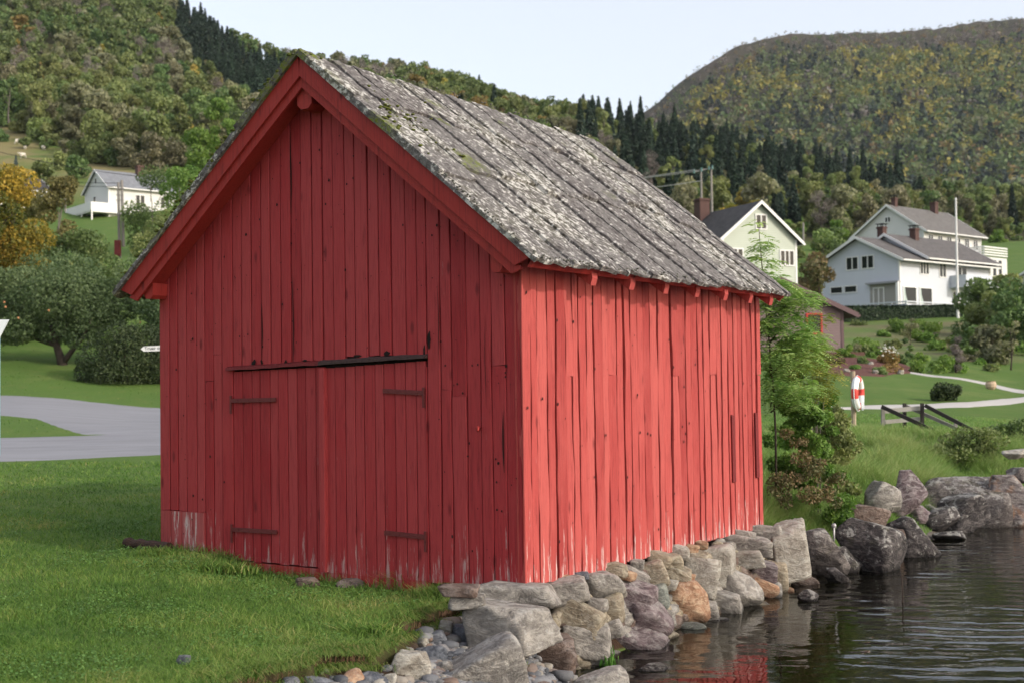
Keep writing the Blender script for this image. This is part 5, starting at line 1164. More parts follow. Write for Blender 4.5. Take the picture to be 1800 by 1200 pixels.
# the boathouse silhouette hides some; those (and the surplus) go into the wood as one mass
from_poly = [(200, 512), (519, 78), (1050, 250), (1378, 515), (1340, 930), (285, 970)]
def inside(u, v, pl):
    c = False
    for i in range(len(pl)):
        (x0, y0), (x1, y1) = pl[i-1], pl[i]
        if (y0 > v) != (y1 > v) and u < (x1-x0)*(v-y0)/(y1-y0)+x0: c = not c
    return c
KN = dict(olive='broadleaf_tree', olive2='broadleaf_tree', green='broadleaf_tree', dull='broadleaf_tree', yellow='yellow_birch', rust='broadleaf_tree', bare='bare_tree', spruce='spruce_tree')
LBL = dict(olive='olive green round-crowned tree', olive2='narrow olive green birch', green='dark green leafy tree', dull='brownish green half-bare tree', yellow='yellow autumn birch', rust='rust coloured autumn tree', bare='bare grey-brown tree with pale trunk', spruce='dark pointed spruce')
WH = dict(left='in the hillside wood left of the boathouse roof', middle='on the ridge above the boathouse roof', right='on the slope behind the houses right of the roof')
T1.sort(key=lambda t: t[1]); cnt = {}; mass = []
for x, y, z, u, v, kind, zone, sc in T1:
    fam = KN[kind]; vis = -15 < u < 1815 and -50 < v < 470 and not (inside(u, v, from_poly) and inside(u, v-60*sc*300/y, from_poly))
    pr_ = PROTO[kind]; k = int(rf_.randint(len(pr_))); cm, tmh, lo, h = pr_[k]; rz = rf_.uniform(0, 6.28)
    if vis and cnt.get(fam, 0) < 290:
        cnt[fam] = cnt.get(fam, 0)+1
        e = empty(fam, (x, y, z-.15), rz, LBL[kind]+' '+WH[zone], 'tree', LBL[kind]+'s '+WH[zone]); e.scale = (sc, sc, sc*(rf_.uniform(.72, 1.28) if kind == 'spruce' else rf_.uniform(.88, 1.2)))
        link('crown', cm, e); link('trunk', tmh, e)
    else:
        V, Fc, t = lo; c_, s_ = math.cos(rz), math.sin(rz); Q = V*sc; Q = np.stack([Q[:,0]*c_-Q[:,1]*s_+x, Q[:,0]*s_+Q[:,1]*c_+y, Q[:,2]+z], 1)
        mass.append((Q, Fc, t, kind))
def mass_mesh(name, items, label=None):
    kinds = sorted(set(i[3] for i in items)); V = np.concatenate([i[0] for i in items]); off = np.cumsum([0]+[len(i[0]) for i in items[:-1]]); Fc = np.concatenate([i[1]+o for i, o in zip(items, off)]); t = np.concatenate([i[2] for i in items])
    me = np_mesh(name, V, Fc, None, {'tint': t})
    for k in kinds: me.materials.append(LM[{'olive2': 'olive'}.get(k, k)])
    me.polygons.foreach_set('material_index', np.concatenate([np.full(len(i[1]), kinds.index(i[3]), np.int32) for i in items])); me.update()
    return tag(link(name, me), kind='stuff')
if mass: mass_mesh('forest', mass)
# far mountain wood
rm_ = np.random.RandomState(9); mxg, myg = np.meshgrid(np.arange(90, 900, 6.4), np.arange(765, 1420, 7.6)); mxg = mxg.ravel()+rm_.uniform(-3.2, 3.2, mxg.size); myg = myg.ravel()+rm_.uniform(-3.6, 3.6, myg.size)
mz = mtn_h(mxg, myg); mu, mv = proj(mxg, myg, mz); dcm = np.interp(900+F*mxg/myg, [700, 1165, 1400, 1800, 2400], [1150, 1180, 1300, 1380, 1400])
ok = (mu > 1080) & (mu < 1900) & (myg < dcm+6) & (mv < 440); mn = fbm(mxg*.008, myg*.008, o=3, s=33); mn2 = fbm(mxg*.02, myg*.02, o=3, s=35)
top_m = np.interp(mu, [1080, 1165, 1250, 1340, 1460, 1620, 1750, 1900], [230, 176, 108, 66, 52, 49, 30, 25])
MM = []
for x, y, z, v, a, b, tp2, u in zip(mxg[ok], myg[ok], mz[ok], mv[ok], mn[ok], mn2[ok], top_m[ok], mu[ok]):
    q = rm_.rand(); rel = (v-tp2)
    py_ = .20 + .80*math.exp(-((rel-85)/60.)**2)*(b > -.15)*(a > -.35) + .12*(u > 1500)*(rel > 90)
    if rel < 42 + 34*a: kind = 'bare' if q < .48 else ('rust' if q < .62 else 'dull' if q < .82 else 'green')
    elif q < py_*.75: kind = 'yellow' if rm_.rand() < .5 else 'olive'
    else: kind = ['green', 'bare', 'dull', 'olive', 'spruce', 'rust'][min(5, int(np.searchsorted(np.cumsum([.38, .10, .10, .14, .25, .03]), rm_.rand())))]
    if rel > 170 and kind in ('bare',) : kind = 'green'
    n = 22; h = rm_.uniform(6, 11)*(.36 if rel < 14 else .62 if rel < 32 else .85 if rel < 60 else 1.2)*(1.25 if kind == 'spruce' else 1); w = h*(.36 if kind == 'spruce' else .52)
    d = unit(rm_.normal(size=(n, 3))); tt = (d[:,2]+1)/2
    wid = np.where(kind == 'spruce', 1-tt*.85, 1); C = np.stack([x + d[:,0]*w/1.1*wid, y + d[:,1]*w/1.1*wid, z + h*(.08+.9*tt)], 1)
    V, Fc, t = leaf_faces(C, h*.17, rm_, d, .6, .6, np.clip(rm_.rand()*.5+rm_.rand(n)*.5, 0, 1)); MM.append((V, Fc, t, kind))
mass_mesh('mountain_forest', MM)
# ------------------------------------------------------------------ trees and bushes one can tell apart
LM.update(
 apple=leaf_mat('apple_foliage', [(.055, .090, .038), (.105, .155, .068), (.18, .235, .11)], .005, .05, .35),
 darkbush=leaf_mat('dark_bush_foliage', [(.022, .036, .016), (.045, .068, .028), (.085, .11, .045)], .005, .05, .25),
 orange=leaf_mat('orange_foliage', [(.08, .11, .025), (.28, .22, .04), (.60, .38, .06)], .005, .05, .4),
 maple=leaf_mat('maple_green_foliage', [(.04, .065, .015), (.12, .12, .02), (.42, .22, .03)], .005, .05, .35),
 birch=leaf_mat('birch_foliage', [(.10, .10, .04), (.20, .185, .07), (.31, .26, .11)], .005, .05, .35),
 bright=leaf_mat('bright_foliage', [(.07, .14, .03), (.15, .25, .055), (.26, .36, .095)], .01, .08, .4),
 rowan=leaf_mat('rowan_foliage', [(.15, .30, .09), (.30, .45, .14), (.46, .56, .22)], .005, .05, .4),
 rowany=leaf_mat('yellowing_foliage', [(.10, .17, .03), (.24, .28, .06), (.42, .40, .10)], .01, .05, .4),
 reddish=leaf_mat('reddish_foliage', [(.08, .11, .04), (.17, .14, .07), (.27, .17, .10)], .01, .1, .3),
 bluespruce=leaf_mat('blue_spruce_needles', [(.03, .05, .05), (.06, .09, .09), (.10, .14, .14)], .005, .05, .05),
 hedge=leaf_mat('hedge_foliage', [(.010, .020, .010), (.020, .038, .017), (.040, .065, .028)], .005, .05, .1),
)
def tree(name, base, h, w, mat, n, ls, seed, label, cat='tree', blobs=None, nb=14, cbase=.2, r0=.12, trunk=True, tmat=None, lean=0., group=None, shell=.5, nwt=.45, bm=None, asp=.55, tn=6):
    r = np.random.RandomState(seed); bl = blobs or round_crown(r, h, w, nb, cbase, 1.0)
    C, N, T_ = blob_points(r, bl, n, shell); C[:, 2] = np.maximum(C[:, 2], .03)
    e = empty(name, (base[0], base[1], base[2]-.05), r.uniform(0, 6.28) if blobs is None else 0, label, cat, group)
    link('crown' if cat == 'tree' else 'foliage', np_leaf_mesh('crown', leaf_faces(C, ls, r, N, nwt, asp, T_), LM[mat]), e)
    if trunk: link('trunk' if cat == 'tree' else 'stem', trunk_mesh('trunk', tmat or DBARK, h*.8, r0, bl, r, tn, lean, 8), e)
    return e
def at(px, py, d0=12, d1=300): return hit(px, py, d0, d1)
# apple orchard by the road
b = at(112, 640, 40, 90); D = b.y; mpp = D/F
def ab(px, py, w, h, dz=0): return ((px-112)*mpp, dz, (640-py)*mpp, w*mpp/2, w*mpp/2*.9, h*mpp/2)
bl = [ab(60,540,120,90), ab(0,560,110,80,.8), ab(-50,530,130,100,.3), ab(110,520,120,90,-.8), ab(160,545,110,80), ab(100,575,110,60,.4), ab(150,590,70,50,-.5), ab(30,500,110,80,.6), ab(90,488,110,60,1.0), ab(-30,490,90,70), ab(140,500,90,70,.6), ab(20,585,90,40), ab(195,530,100,90,.5), ab(50,570,60,50,-1.2)]
at_ = tree('apple_tree', b, 4.2, 8, 'apple', 26000, .075, 1, 'old spreading apple tree with a forked trunk by the road', blobs=bl, r0=.02, trunk=False)
m = MB(); tp0 = Vector((0, 0, 0))
def tb(pts, rad): m.tube([Vector(((x-112)*mpp, dy, (640-y)*mpp)) for x, y, dy in pts], rad, 9)
tb([(112,646,0),(106,625,0),(100,606,0),(96,590,0),(85,570,.2),(70,545,.4)], [.26,.20,.17,.15,.10,.05]); tb([(110,636,0),(122,622,-.1),(134,608,-.2),(150,592,-.3),(165,560,-.2)], [.17,.14,.12,.09,.04]); tb([(98,604,0),(82,600,.1),(62,594,.3),(40,575,.4)], [.13,.11,.09,.04]); tb([(100,600,0),(112,575,.3),(120,540,.5)], [.10,.08,.04])
m.build('trunk', DBARK, at_, True)
ap = plain('ripe_apple', (.45, .22, .10), .5)
for px, py in ((36,533),(38,541),(112,548),(37,566),(60,560),(258,569),(253,580),(4,541)):
    q = MB(); lump(q, ((px-112)*mpp, -1.9 if px < 200 else -1.0, (640-py)*mpp), .055, np.random.RandomState(px), (1, 1, 1)); q.build('apple', ap, at_, True)
b2 = at(240, 668, 40, 90); tree('apple_tree', b2+Vector((1.0, 3.5, .6)), 5.0, 8.0, 'apple', 22000, .075, 2, 'rounded grey-green apple tree behind the dark bush beside the red wall', nb=18, cbase=.25, r0=.16)
b3 = ground_at(-90, 66); tree('apple_tree', b3, 5.2, 8, 'apple', 12000, .085, 3, 'apple tree at the very left edge behind the spreading one', nb=16, cbase=.2, r0=.16)
b4 = ground_at(120, 72); tree('apple_tree', b4, 4.4, 9, 'apple', 15000, .085, 31, 'low apple tree filling the orchard row behind the forked trunk', nb=18, cbase=.1, r0=.16)
mp2 = D/F*.97; bx2 = [((x-222)*mp2, dy, (672-y)*mp2, w*mp2/2, w*mp2/2, h*mp2/2) for x, y, w, h, dy in ((180,640,90,90,0),(230,625,110,100,0),(265,640,90,90,.2),(205,600,80,70,.4),(245,600,90,60,.3),(165,655,60,50,-.2),(215,655,100,60,-.5),(300,630,110,110,.4),(340,650,80,70,0))]
tree('bush', at(222, 672, 35, 90), 3, 5, 'darkbush', 18000, .06, 4, 'large dark green bush on the verge beside the wall corner', 'bush', blobs=bx2, r0=.05, tn=5)
# autumn trees behind the orchard
b = ground_at(22, 76); tree('maple', b, 10.4, 6.0, 'orange', 15000, .105, 5, 'orange and yellow autumn tree at the left edge', nb=20, cbase=.28, r0=.2); b = ground_at(-25, 73); tree('maple', b, 8.6, 6.5, 'maple', 13000, .10, 6, 'greener lower autumn tree with orange tips below the orange one', nb=16, cbase=.15, r0=.2)
tree('birch', ground_at(100, 88), 9.6, 4.0, 'birch', 7000, .11, 7, 'thin yellow-brown birch right of the orange autumn tree', nb=16, cbase=.2, r0=.1, tmat=BARK)
tree('birch', ground_at(62, 92), 8.2, 4.0, 'birch', 3200, .15, 71, 'second pale birch half behind the orange autumn tree', nb=14, cbase=.2, r0=.1, tmat=BARK)
tree('bush', ground_at(136, 80), 6.2, 6.0, 'green', 12000, .11, 8, 'round dark green bush in front of the twin utility pole', 'bush', nb=14, cbase=.08, r0=.1)
tree('bush', ground_at(175, 90), 4.6, 4.5, 'olive', 3000, .16, 81, 'smaller olive bush at the foot of the twin utility pole', 'bush', nb=10, cbase=.08, r0=.08)
tree('tree', ground_at(266, 96), 9.8, 6.0, 'green', 5200, .10, 9, 'loose leafy tree in front of the hillside house', nb=18, cbase=.2, r0=.1, tmat=BARK, shell=.3)
tree('tree', ground_at(318, 92), 10.5, 5.0, 'bright', 8500, .11, 10, 'bright green tree beside the roof edge right of the hillside house', nb=16, cbase=.15, r0=.1, tmat=BARK)
tree('tree', ground_at(292, 84), 6.8, 5.2, 'olive', 6500, .10, 11, 'olive shrubby tree at the left eave of the boathouse', nb=14, cbase=.08, r0=.1)
tree('tree', ground_at(352, 110), 12.5, 5.5, 'bright', 4500, .18, 12, 'yellow-green tree rising by the left roof slope', nb=16, cbase=.15, r0=.1)
tree('larch', ground_at(392, 185), 12.5, 5.2, 'bright', 3500, .26, 13, 'pale green pointed larch beside the mossy left verge', nb=18, cbase=.1, r0=.1)
# blue spruce on the pasture
L, _, h_ = make_proto('spruce', 2, 2600, .22); e = empty('blue_spruce', at(28, 307, 60, 260), 0, 'small blue spruce standing alone on the sheep pasture', 'tree'); e.scale = (.34, .34, .36); link('crown', np_leaf_mesh('crown', L, LM['bluespruce']), e)
r = np.random.RandomState(17)
for i, (px, py, h, w, k, lb) in enumerate([(46,262,2.0,2.2,'green','small round bush between the sheep'), (80,262,2.4,2.6,'green','round pasture bush left of the wood edge'), (6,250,2.5,3,'green','bush at the left edge of the pasture'), (100,300,3.0,5,'olive','low olive scrub on the pasture above the power lines'), (135,315,3.2,5,'green','green scrub left of the hillside house'), (70,325,3,5,'olive','olive scrub between the birch and the pasture'), (330,292,4,6,'green','green scrub above the chimney of the hillside house'), (265,288,4.5,8,'green','dark thicket behind the roof of the hillside house'), (215,292,4,7,'green','dark thicket above the left roof end of the hillside house'), (175,275,4.5,7,'green','thicket at the corner of the pasture')]):
    tree('bush', at(px, py, 60, 260), h, w, k, 1400, .24, 40+i, lb, 'bush', nb=9, cbase=.05, trunk=False)
# understorey closing the foot of the left wood
nn = 0
for px in range(-60, 420, 17):
    v = (222+.36*max(px, 0) if px < 200 else 294)+r.uniform(-14, 4); p = at(px, v, 100, 300); k = ['green', 'olive', 'dull', 'green'][r.randint(4)]
    tree('bush', p, r.uniform(3.2, 5.4), r.uniform(5, 8), k, 1500, .28, 60+nn, f'low {dict(green="dark green", olive="olive", dull="brownish green")[k]} shrub at the foot of the left hillside wood', 'bush', nb=9, cbase=.03, trunk=False, group=f'{dict(green="dark green", olive="olive", dull="brownish green")[k]} shrubs at the foot of the left hillside wood'); nn += 1
# right: scrub on the slope behind the houses
for i in range(95):
    px = r.uniform(1190, 1790); py = r.uniform(395, 470) if px < 1640 else r.uniform(400, 428); p = at(px, py, 118, 300); 
    if (1440 < px < 1720 and p.y < 150): continue
    k = ['olive', 'green', 'bright', 'dull'][r.randint(4)]; q_ = dict(green='dark green', olive='olive', bright='bright green', dull='brownish')[k]
    tree('bush', p, r.uniform(2, 4.5), r.uniform(3.0, 5.5), k, 800, .26, 200+i, f'{q_} scrub bush on the slope behind the houses', 'bush', nb=8, cbase=.03, trunk=False, group=f'{q_} scrub bushes on the slope behind the houses')
for i, (px, D, h, w) in enumerate([(1288, 112, 9.9, 3.4), (1322, 113, 10.2, 3.0), (1366, 114, 9.0, 2.6)]): tree('rowan', ground_at(px, D), h, w, 'orange', 1500, .17, 300+i, ['orange tree top left behind the ridge of the green house', 'orange tree top at the ridge end of the green house', 'orange tree top right behind the gable of the green house'][i], nb=9, cbase=.45, r0=.1)
tree('bush', ground_at(1440, 102), 5.0, 4.5, 'reddish', 2500, .18, 310, 'tall reddish-brown bush between the green house and the grey-white house', 'bush', nb=10, cbase=.05)
tree('bush', ground_at(1452, 118), 7.5, 5.5, 'green', 2500, .18, 311, 'dark green bush behind the left eave of the grey-white house', 'bush', nb=10, cbase=.05)
# hedge in front of the grey-white house
hp0, hp1 = ground_at(1480, 96), ground_at(1692, 99); hd = empty('hedge', hp0, 0, 'clipped dark conifer hedge below the grey-white house', 'hedge'); n = 16000; r2 = np.random.RandomState(5)
t = r2.rand(n); fx = r2.randint(0, 3, n); Lh = hp1-hp0; zt = np.interp(t, [0, 1], [P(1485, 540, 96).z-hp0.z, P(1690, 538, 99).z-hp0.z]); zb_ = t*Lh.z
dpt = r2.rand(n); zz = r2.rand(n); yy = np.where(fx == 0, 0, np.where(fx == 1, dpt*1.3, 1.3)); z_ = np.where(fx == 1, zt+r2.normal(0, .05, n), zb_+(zt-zb_)*zz-.05)
C = np.stack([t*Lh.x, t*Lh.y+yy+r2.normal(0, .05, n), z_], 1); Nn = np.where((fx == 0)[:, None], [0, -1, .2], np.where((fx == 1)[:, None], [0, 0, 1], [0, 1, 0]))
link('foliage', np_leaf_mesh('foliage', leaf_faces(C, .13, r2, Nn.astype(float), .6, .5, r2.rand(n)), LM['hedge']), hd)
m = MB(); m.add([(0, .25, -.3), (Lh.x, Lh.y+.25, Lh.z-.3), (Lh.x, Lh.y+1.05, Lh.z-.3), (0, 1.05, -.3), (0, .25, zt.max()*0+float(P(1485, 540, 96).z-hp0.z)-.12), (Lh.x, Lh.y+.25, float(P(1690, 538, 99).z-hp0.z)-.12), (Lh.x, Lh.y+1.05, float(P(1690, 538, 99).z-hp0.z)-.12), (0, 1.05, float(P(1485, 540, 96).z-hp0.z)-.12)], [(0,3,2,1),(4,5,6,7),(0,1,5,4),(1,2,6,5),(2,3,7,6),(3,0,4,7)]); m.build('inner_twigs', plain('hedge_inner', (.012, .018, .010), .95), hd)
# rough bank between lawn and hedge
for i in range(52):
    px = r.uniform(1490, 1840); py = r.uniform(572, 655) if px > 1600 else r.uniform(572, 632); p = at(px, py, 40, 120); k = ['olive', 'bright', 'dull', 'olive', 'bright', 'bright'][r.randint(6)]; q_ = dict(green='dark green', olive='olive', bright='fresh green', dull='brownish', reddish='reddish')[k]
    tree('shrub', p, r.uniform(.2, .7), r.uniform(.8, 2.1), k, 420, .09, 400+i, f'{q_} low growth on the rough bank below the hedge', 'shrub', nb=7, cbase=.02, trunk=False, group=f'{q_} low growth on the rough bank below the hedge')
for i, (px, D, h, w, k, lb) in enumerate([(1722, 84, 3.7, 4.2, 'green', 'big green bush covering the right end of the hedge'), (1752, 78, 3.3, 3.8, 'olive', 'olive bush with reddish berries right of the hedge'), (1790, 74, 3.5, 4.0, 'green', 'tall dark bush at the right edge below the cottage roof'), (1772, 88, 3.9, 3.4, 'olive', 'bushy olive tree behind the bushes at the right edge'), (1820, 82, 4.6, 5, 'green', 'bush cut by the right edge of the picture'), (1742, 66, 1.9, 2.4, 'dull', 'thin brownish bush on the bank above the upper path'), (1705, 70, 1.6, 2.2, 'green', 'small dark bush on the bank under the big green one')]): tree('bush', ground_at(px, D), h, w, k, 3800, .13, 500+i, lb, 'bush', nb=14, cbase=.05, r0=.06)
tree('bush', ground_at(1679, 58), 2.1, 1.3, 'bare', 1500, .09, 520, 'bare twiggy bush standing on the bank behind the lawn', 'bush', nb=8, cbase=.1, r0=.04, asp=.12, tn=8)
tree('sapling', ground_at(1600, 66), 2.3, .9, 'dull', 300, .08, 521, 'thin leafless sapling above the flower bed', 'sapling', nb=6, cbase=.4, r0=.035, asp=.3)
tree('sapling', ground_at(1777, 62), 2.6, 1.0, 'dull', 300, .08, 522, 'dark-stemmed sapling on the bank at the right', 'sapling', nb=6, cbase=.4, r0=.05, asp=.3)
# flower bed planting
for i, (px, py, h, w, k, lb) in enumerate([(1570, 655, .95, 1.25, 'rust', 'rust coloured flowering shrub with white blooms in the bed'), (1556, 640, .55, .8, 'rust', 'orange low plant behind the white stone'), (1503, 650, .25, .7, 'bright', 'green cushion plant at the front of the bed'), (1545, 657, .28, .8, 'green', 'dark green cushion plant beside the round white stone'), (1516, 640, .3, .7, 'green', 'small dark plant in the middle of the mulch'), (1470, 640, .4, .8, 'reddish', 'reddish plant at the left end of the bed'), (1590, 640, 1.3, 1.0, 'green', 'tall dark plant behind the flowering shrub'), (1480, 628, .5, .8, 'bright', 'green tuft by the cabin step')]): tree('plant', at(px, py, 30, 90), h, w, k, 900, .06, 530+i, lb, 'plant', nb=8, cbase=.03, trunk=False)
for i, (px, py, lb) in enumerate([(1488, 655, 'white stone at the front left of the mulch bed'), (1540, 657, 'round white stone at the front of the mulch bed'), (1530, 642, 'small white stone in the middle of the mulch bed'), (1583, 657, 'pale stone at the foot of the rust coloured shrub'), (1560, 648, 'tan stone beside the white blooms')]):
    p = at(px, py, 30, 90); tag(rock('stone', (p.x, p.y, p.z+.08), (.28, .25, .2), 'pale', 600+i, None, lod=3), lb, 'stone')
WB = plain('white_petals', (.75, .74, .68), .7); q = MB()
p = at(1570, 655, 30, 90)
fe = empty('white_flowers', p, 0, 'white blooms on top of the rust coloured shrub', 'flowers')
for i in range(26): q = MB() if i == 0 else q; lump(q, (r.normal(-.1, .3), -.35+r.normal(0, .1), .95+r.normal(0, .12)), r.uniform(.02, .055), r)
o_f = q.build('bloom', WB, fe, True); o_f['kind'] = 'stuff'
tree('shrub', at(1662, 704, 20, 80), .52, 1.25, 'darkbush', 2200, .05, 560, 'low dark spreading shrub in the middle of the lawn', 'shrub', nb=14, cbase=.02, trunk=False)
# ---- rowan and bushes against the far corner of the boathouse
def sprays(blobs, n, seed, L=.17, pairs=6, leaf=.040, droop=.45):
    r = np.random.RandomState(seed); C, N, T_ = blob_points(r, blobs, n, .2); V = []; TT = []
    a = r.uniform(0, 6.28, n); out = unit(np.stack([np.cos(a)+N[:,0]*.8, np.sin(a)+N[:,1]*.8, r.uniform(-.5, .5, n)], 1)); side = unit(np.cross(out, [0, 0, 1.0])); sc = r.uniform(.7, 1.15, n)
    for k in range(pairs):
        for sg in (1, -1):
            t = (k+.5)/pairs; c0 = C + out*(L*t*sc)[:, None] - np.array([0, 0, 1])*(droop*L*t*t*sc)[:, None]
            ld = unit(side*sg + out*.35 - np.array([0, 0, .25])); l = leaf*(1-.35*abs(t-.45))*sc; b_ = unit(np.cross(ld, np.cross(out, side)+r.normal(0, .25, (n, 3)))); c1 = c0+ld*(l)[:, None]*.95
            V.append(np.stack([c0, c1+b_*(l*.3)[:, None], c0+ld*(l*2)[:, None], c1-b_*(l*.3)[:, None]], 1)); TT.append(T_)
    V = np.concatenate(V).reshape(-1, 3); return V, np.arange(len(V)).reshape(-1, 4), np.repeat(np.concatenate(TT), 4)
D = 16.3; s_ = D/F; base = ground_at(1356, D); bz_ = base.z
def rb(px, py, w, h, dy=0): return ((px-1356)*s_, dy, P(px, py, D).z-bz_, w*s_/2, w*s_/2, h*s_/2)
rw_ = empty('rowan_tree', base, 0, 'young rowan with feathery leaves rising past the far roof corner', 'tree')
bl = [rb(1338,395,14,34),rb(1340,430,34,30),rb(1342,462,52,34),rb(1350,500,70,46),rb(1372,520,90,50),rb(1405,525,80,36),rb(1352,560,80,60),rb(1385,570,90,56,.1),rb(1350,620,60,60),rb(1395,625,100,60),rb(1420,600,70,50),rb(1360,680,60,70),rb(1395,690,90,60)]
link('crown', np_leaf_mesh('crown', sprays(bl, 1450, 1), LM['rowan']), rw_)
m = MB(); pts = [(1362, 870, .1), (1360, 760, 0), (1358, 690, 0), (1352, 600, 0), (1346, 520, 0), (1341, 450, 0), (1337, 385, 0)]; m.tube([Vector(((x-1356)*s_, dy, P(x, y, D).z-bz_)) for x, y, dy in pts], [.016, .014, .013, .011, .009, .006, .004], 7)
for b_ in bl[3:]: z0 = b_[2]-.25; m.tube([Vector(((1352-1356)*s_, 0, z0)), Vector((b_[0]*.6, b_[1], b_[2]-.08)), Vector(b_[:3])], [.012, .008, .003], 5)
m.build('trunk', DBARK, rw_, True)
ry = empty('rowan_tree', ground_at(1425, 17.2), 0, 'lower rowan with yellowing leaves right of the taller one', 'tree'); s2_ = 17.2/F
def rb2(px, py, w, h, dy=0): return ((px-1425)*s2_, dy, P(px, py, 17.2).z-ry.location.z, w*s2_/2, w*s2_/2, h*s2_/2)
bl2 = [rb2(1415,590,60,30),rb2(1428,620,70,40),rb2(1440,560,40,24),rb2(1410,650,70,40),rb2(1445,610,50,40),rb2(1455,650,50,50),rb2(1425,690,80,50)]
link('crown', np_leaf_mesh('crown', sprays(bl2, 420, 2), LM['rowany']), ry)
m = MB()
for b_ in bl2: m.tube([Vector((b_[0]*.35, b_[1], -.05)), Vector((b_[0]*.5, b_[1]+.05, b_[2]*.6)), Vector(b_[:3])], [.009, .006, .003], 5)
m.build('trunk', BARK, ry, True)
def nbush(cx, cy, D, items, mat, n, ls, seed, label, tm_=False, asp=.5):
    base = ground_at(cx, D); s_ = D/F; bl = [((x-cx)*s_, dy, P(x, y, D).z-base.z, w*s_/2, w*s_/2, h*s_/2) for x, y, w, h, dy in items]
    return tree('bush', base, (max(b_[2] for b_ in bl)), 1, mat, n, ls, seed, label, 'bush', blobs=bl, r0=.02, trunk=tm_, shell=.25, nwt=.25, asp=asp, tn=12)
def wild(x0, x1, y0, y1, n, seed):
    q = np.random.RandomState(seed); out = []
    for i in range(n):
        y = y0+(y1-y0)*q.rand()**.7; t = (y-y0)/(y1-y0); xm = (x0+x1)/2; hw = (x1-x0)/2*(.45+.55*t)
        s = q.uniform(14, 36); out.append((xm+q.uniform(-1, 1)*hw, y, s*q.uniform(.8, 1.6), s, q.uniform(-.25, .25)))
    return out
nbush(1390, 820, 16.8, wild(1335, 1490, 680, 915, 50, 1), 'bright', 13000, .032, 600, 'leafy green bush under the rowan at the wall corner')
nbush(1385, 850, 16.3, wild(1345, 1480, 745, 880, 34, 2), 'reddish', 3000, .024, 601, 'twiggy reddish-brown bush in front of the green one')
nbush(1470, 850, 18.2, wild(1410, 1515, 700, 895, 32, 3), 'olive', 5200, .032, 602, 'loose olive bush with drooping twigs left of the life ring')
nbush(1400, 700, 19.5, wild(1335, 1480, 570, 790, 44, 4), 'bright', 9500, .036, 603, 'dark leafy bush behind the two rowans')
nbush(1690, 800, 23.5, wild(1625, 1775, 752, 800, 26, 7), 'olive', 3400, .035, 604, 'rusty brown undergrowth at the foot of the slipway railing')
nbush(1770, 780, 26, [(1750,760,50,40,0),(1790,755,60,50,0),(1780,785,60,40,0),(1820,770,50,50,0)], 'green', 2300, .05, 605, 'green bush at the right edge above the shore boulders')
# ---- grass
GM = leaf_mat('grass_blades', [(.04, .10, .018), (.10, .20, .036), (.185, .275, .062), (.36, .32, .13)], .0, .0, .35)
GDRY = leaf_mat('long_grass_blades', [(.09, .19, .04), (.17, .30, .075), (.28, .36, .13), (.40, .37, .19)], .0, .0, .35)
def blades(X, Y, Z, h, w, lean, rs, tint, two=True):
    n = len(X); a = rs.uniform(0, 6.28, n); dx, dy = np.cos(a), np.sin(a); b = rs.uniform(0, 6.28, n); L = lean*h*rs.uniform(.2, 1.2, n); lx, ly = L*np.cos(b), L*np.sin(b)
    q = lambda k, f, z: np.stack([X+dx*w*f*.5*k+lx*z*z, Y+dy*w*f*.5*k+ly*z*z, Z+h*z*(1-.25*lean*z)], 1)
    V = np.stack([q(-1, 1, 0), q(1, 1, 0), q(1, .8, .5), q(-1, .8, .5), q(1, .12, 1.0), q(-1, .12, 1.0)], 1).reshape(-1, 3)
    i = np.arange(n)*6; Fc = np.concatenate([np.stack([i, i+1, i+2, i+3], 1), np.stack([i+3, i+2, i+4, i+5], 1)]); return V, Fc, np.repeat(tint, 6)
def scatter(u0, u1, v0, v1, n, rs, z0=.66, it=5):
    u, v = rs.uniform(u0, u1, n), rs.uniform(v0, v1, n)
    a = (u-900)*_cr-(v-600)*_sr; b = (u-900)*_sr+(v-600)*_cr; dx = a; dy = F*_cp+b*_sp; dz = F*_sp-b*_cp; kx, kz = dx/dy, dz/dy
    z = np.full(n, z0); 
    for _ in range(it): d = (z-CZ)/kz; z = .5*z+.5*land(kx*d, d)
    return kx*d, d, land(kx*d, d)
rg = np.random.RandomState(12)
X, Y, Z = scatter(-420, 960, 812, 1500, 330000, rg); _, s_d, g_d, bx_, by_ = land(X, Y, True)
clump = fbm(X*2.2, Y*2.2, o=3, s=81); patch = fbm(X*.9, Y*.9, o=3, s=83); edge = np.exp(-np.clip(g_d, 0, 9)/.25); wall = np.exp(-np.abs(by_)/.12)*((bx_ > -BW-.1) & (bx_ < .2))
ok = (g_d > .01) & (Y > 3) & (Y < 27) & ~((bx_ > -BW) & (bx_ < 0) & (by_ > -.01) & (by_ < BL)) & (Y < 25.3) & (s_d > .3)
h = (.026 + .026*np.clip(clump+.6, 0, 1.6)+.05*wall + .05*edge*rg.rand(len(X)))*rg.uniform(.45, 1.7, len(X)); tint = np.clip(.38 + .34*clump + .30*patch + rg.normal(0, .17, len(X)) + .25*edge*rg.rand(len(X)) + .1*(fbm(X*.5, Y*.5, o=2, s=90) > .2), 0, 1)
dist = np.maximum(Y, 5)/8.0
V, Fc, t = blades(X[ok], Y[ok], Z[ok]-.004, h[ok]*(1+.1*dist[ok]), (.0042*dist*rg.uniform(.7, 1.3, len(X)))[ok], 1.15, rg, tint[ok]); tag(link('lawn_grass', np_mesh('lawn_grass', V, Fc, GM, {'tint': t})), kind='stuff')
rc_ = np.random.RandomState(46); X, Y, Z = scatter(-300, 900, 830, 1400, 90000, rc_); q3 = land(X, Y, True)
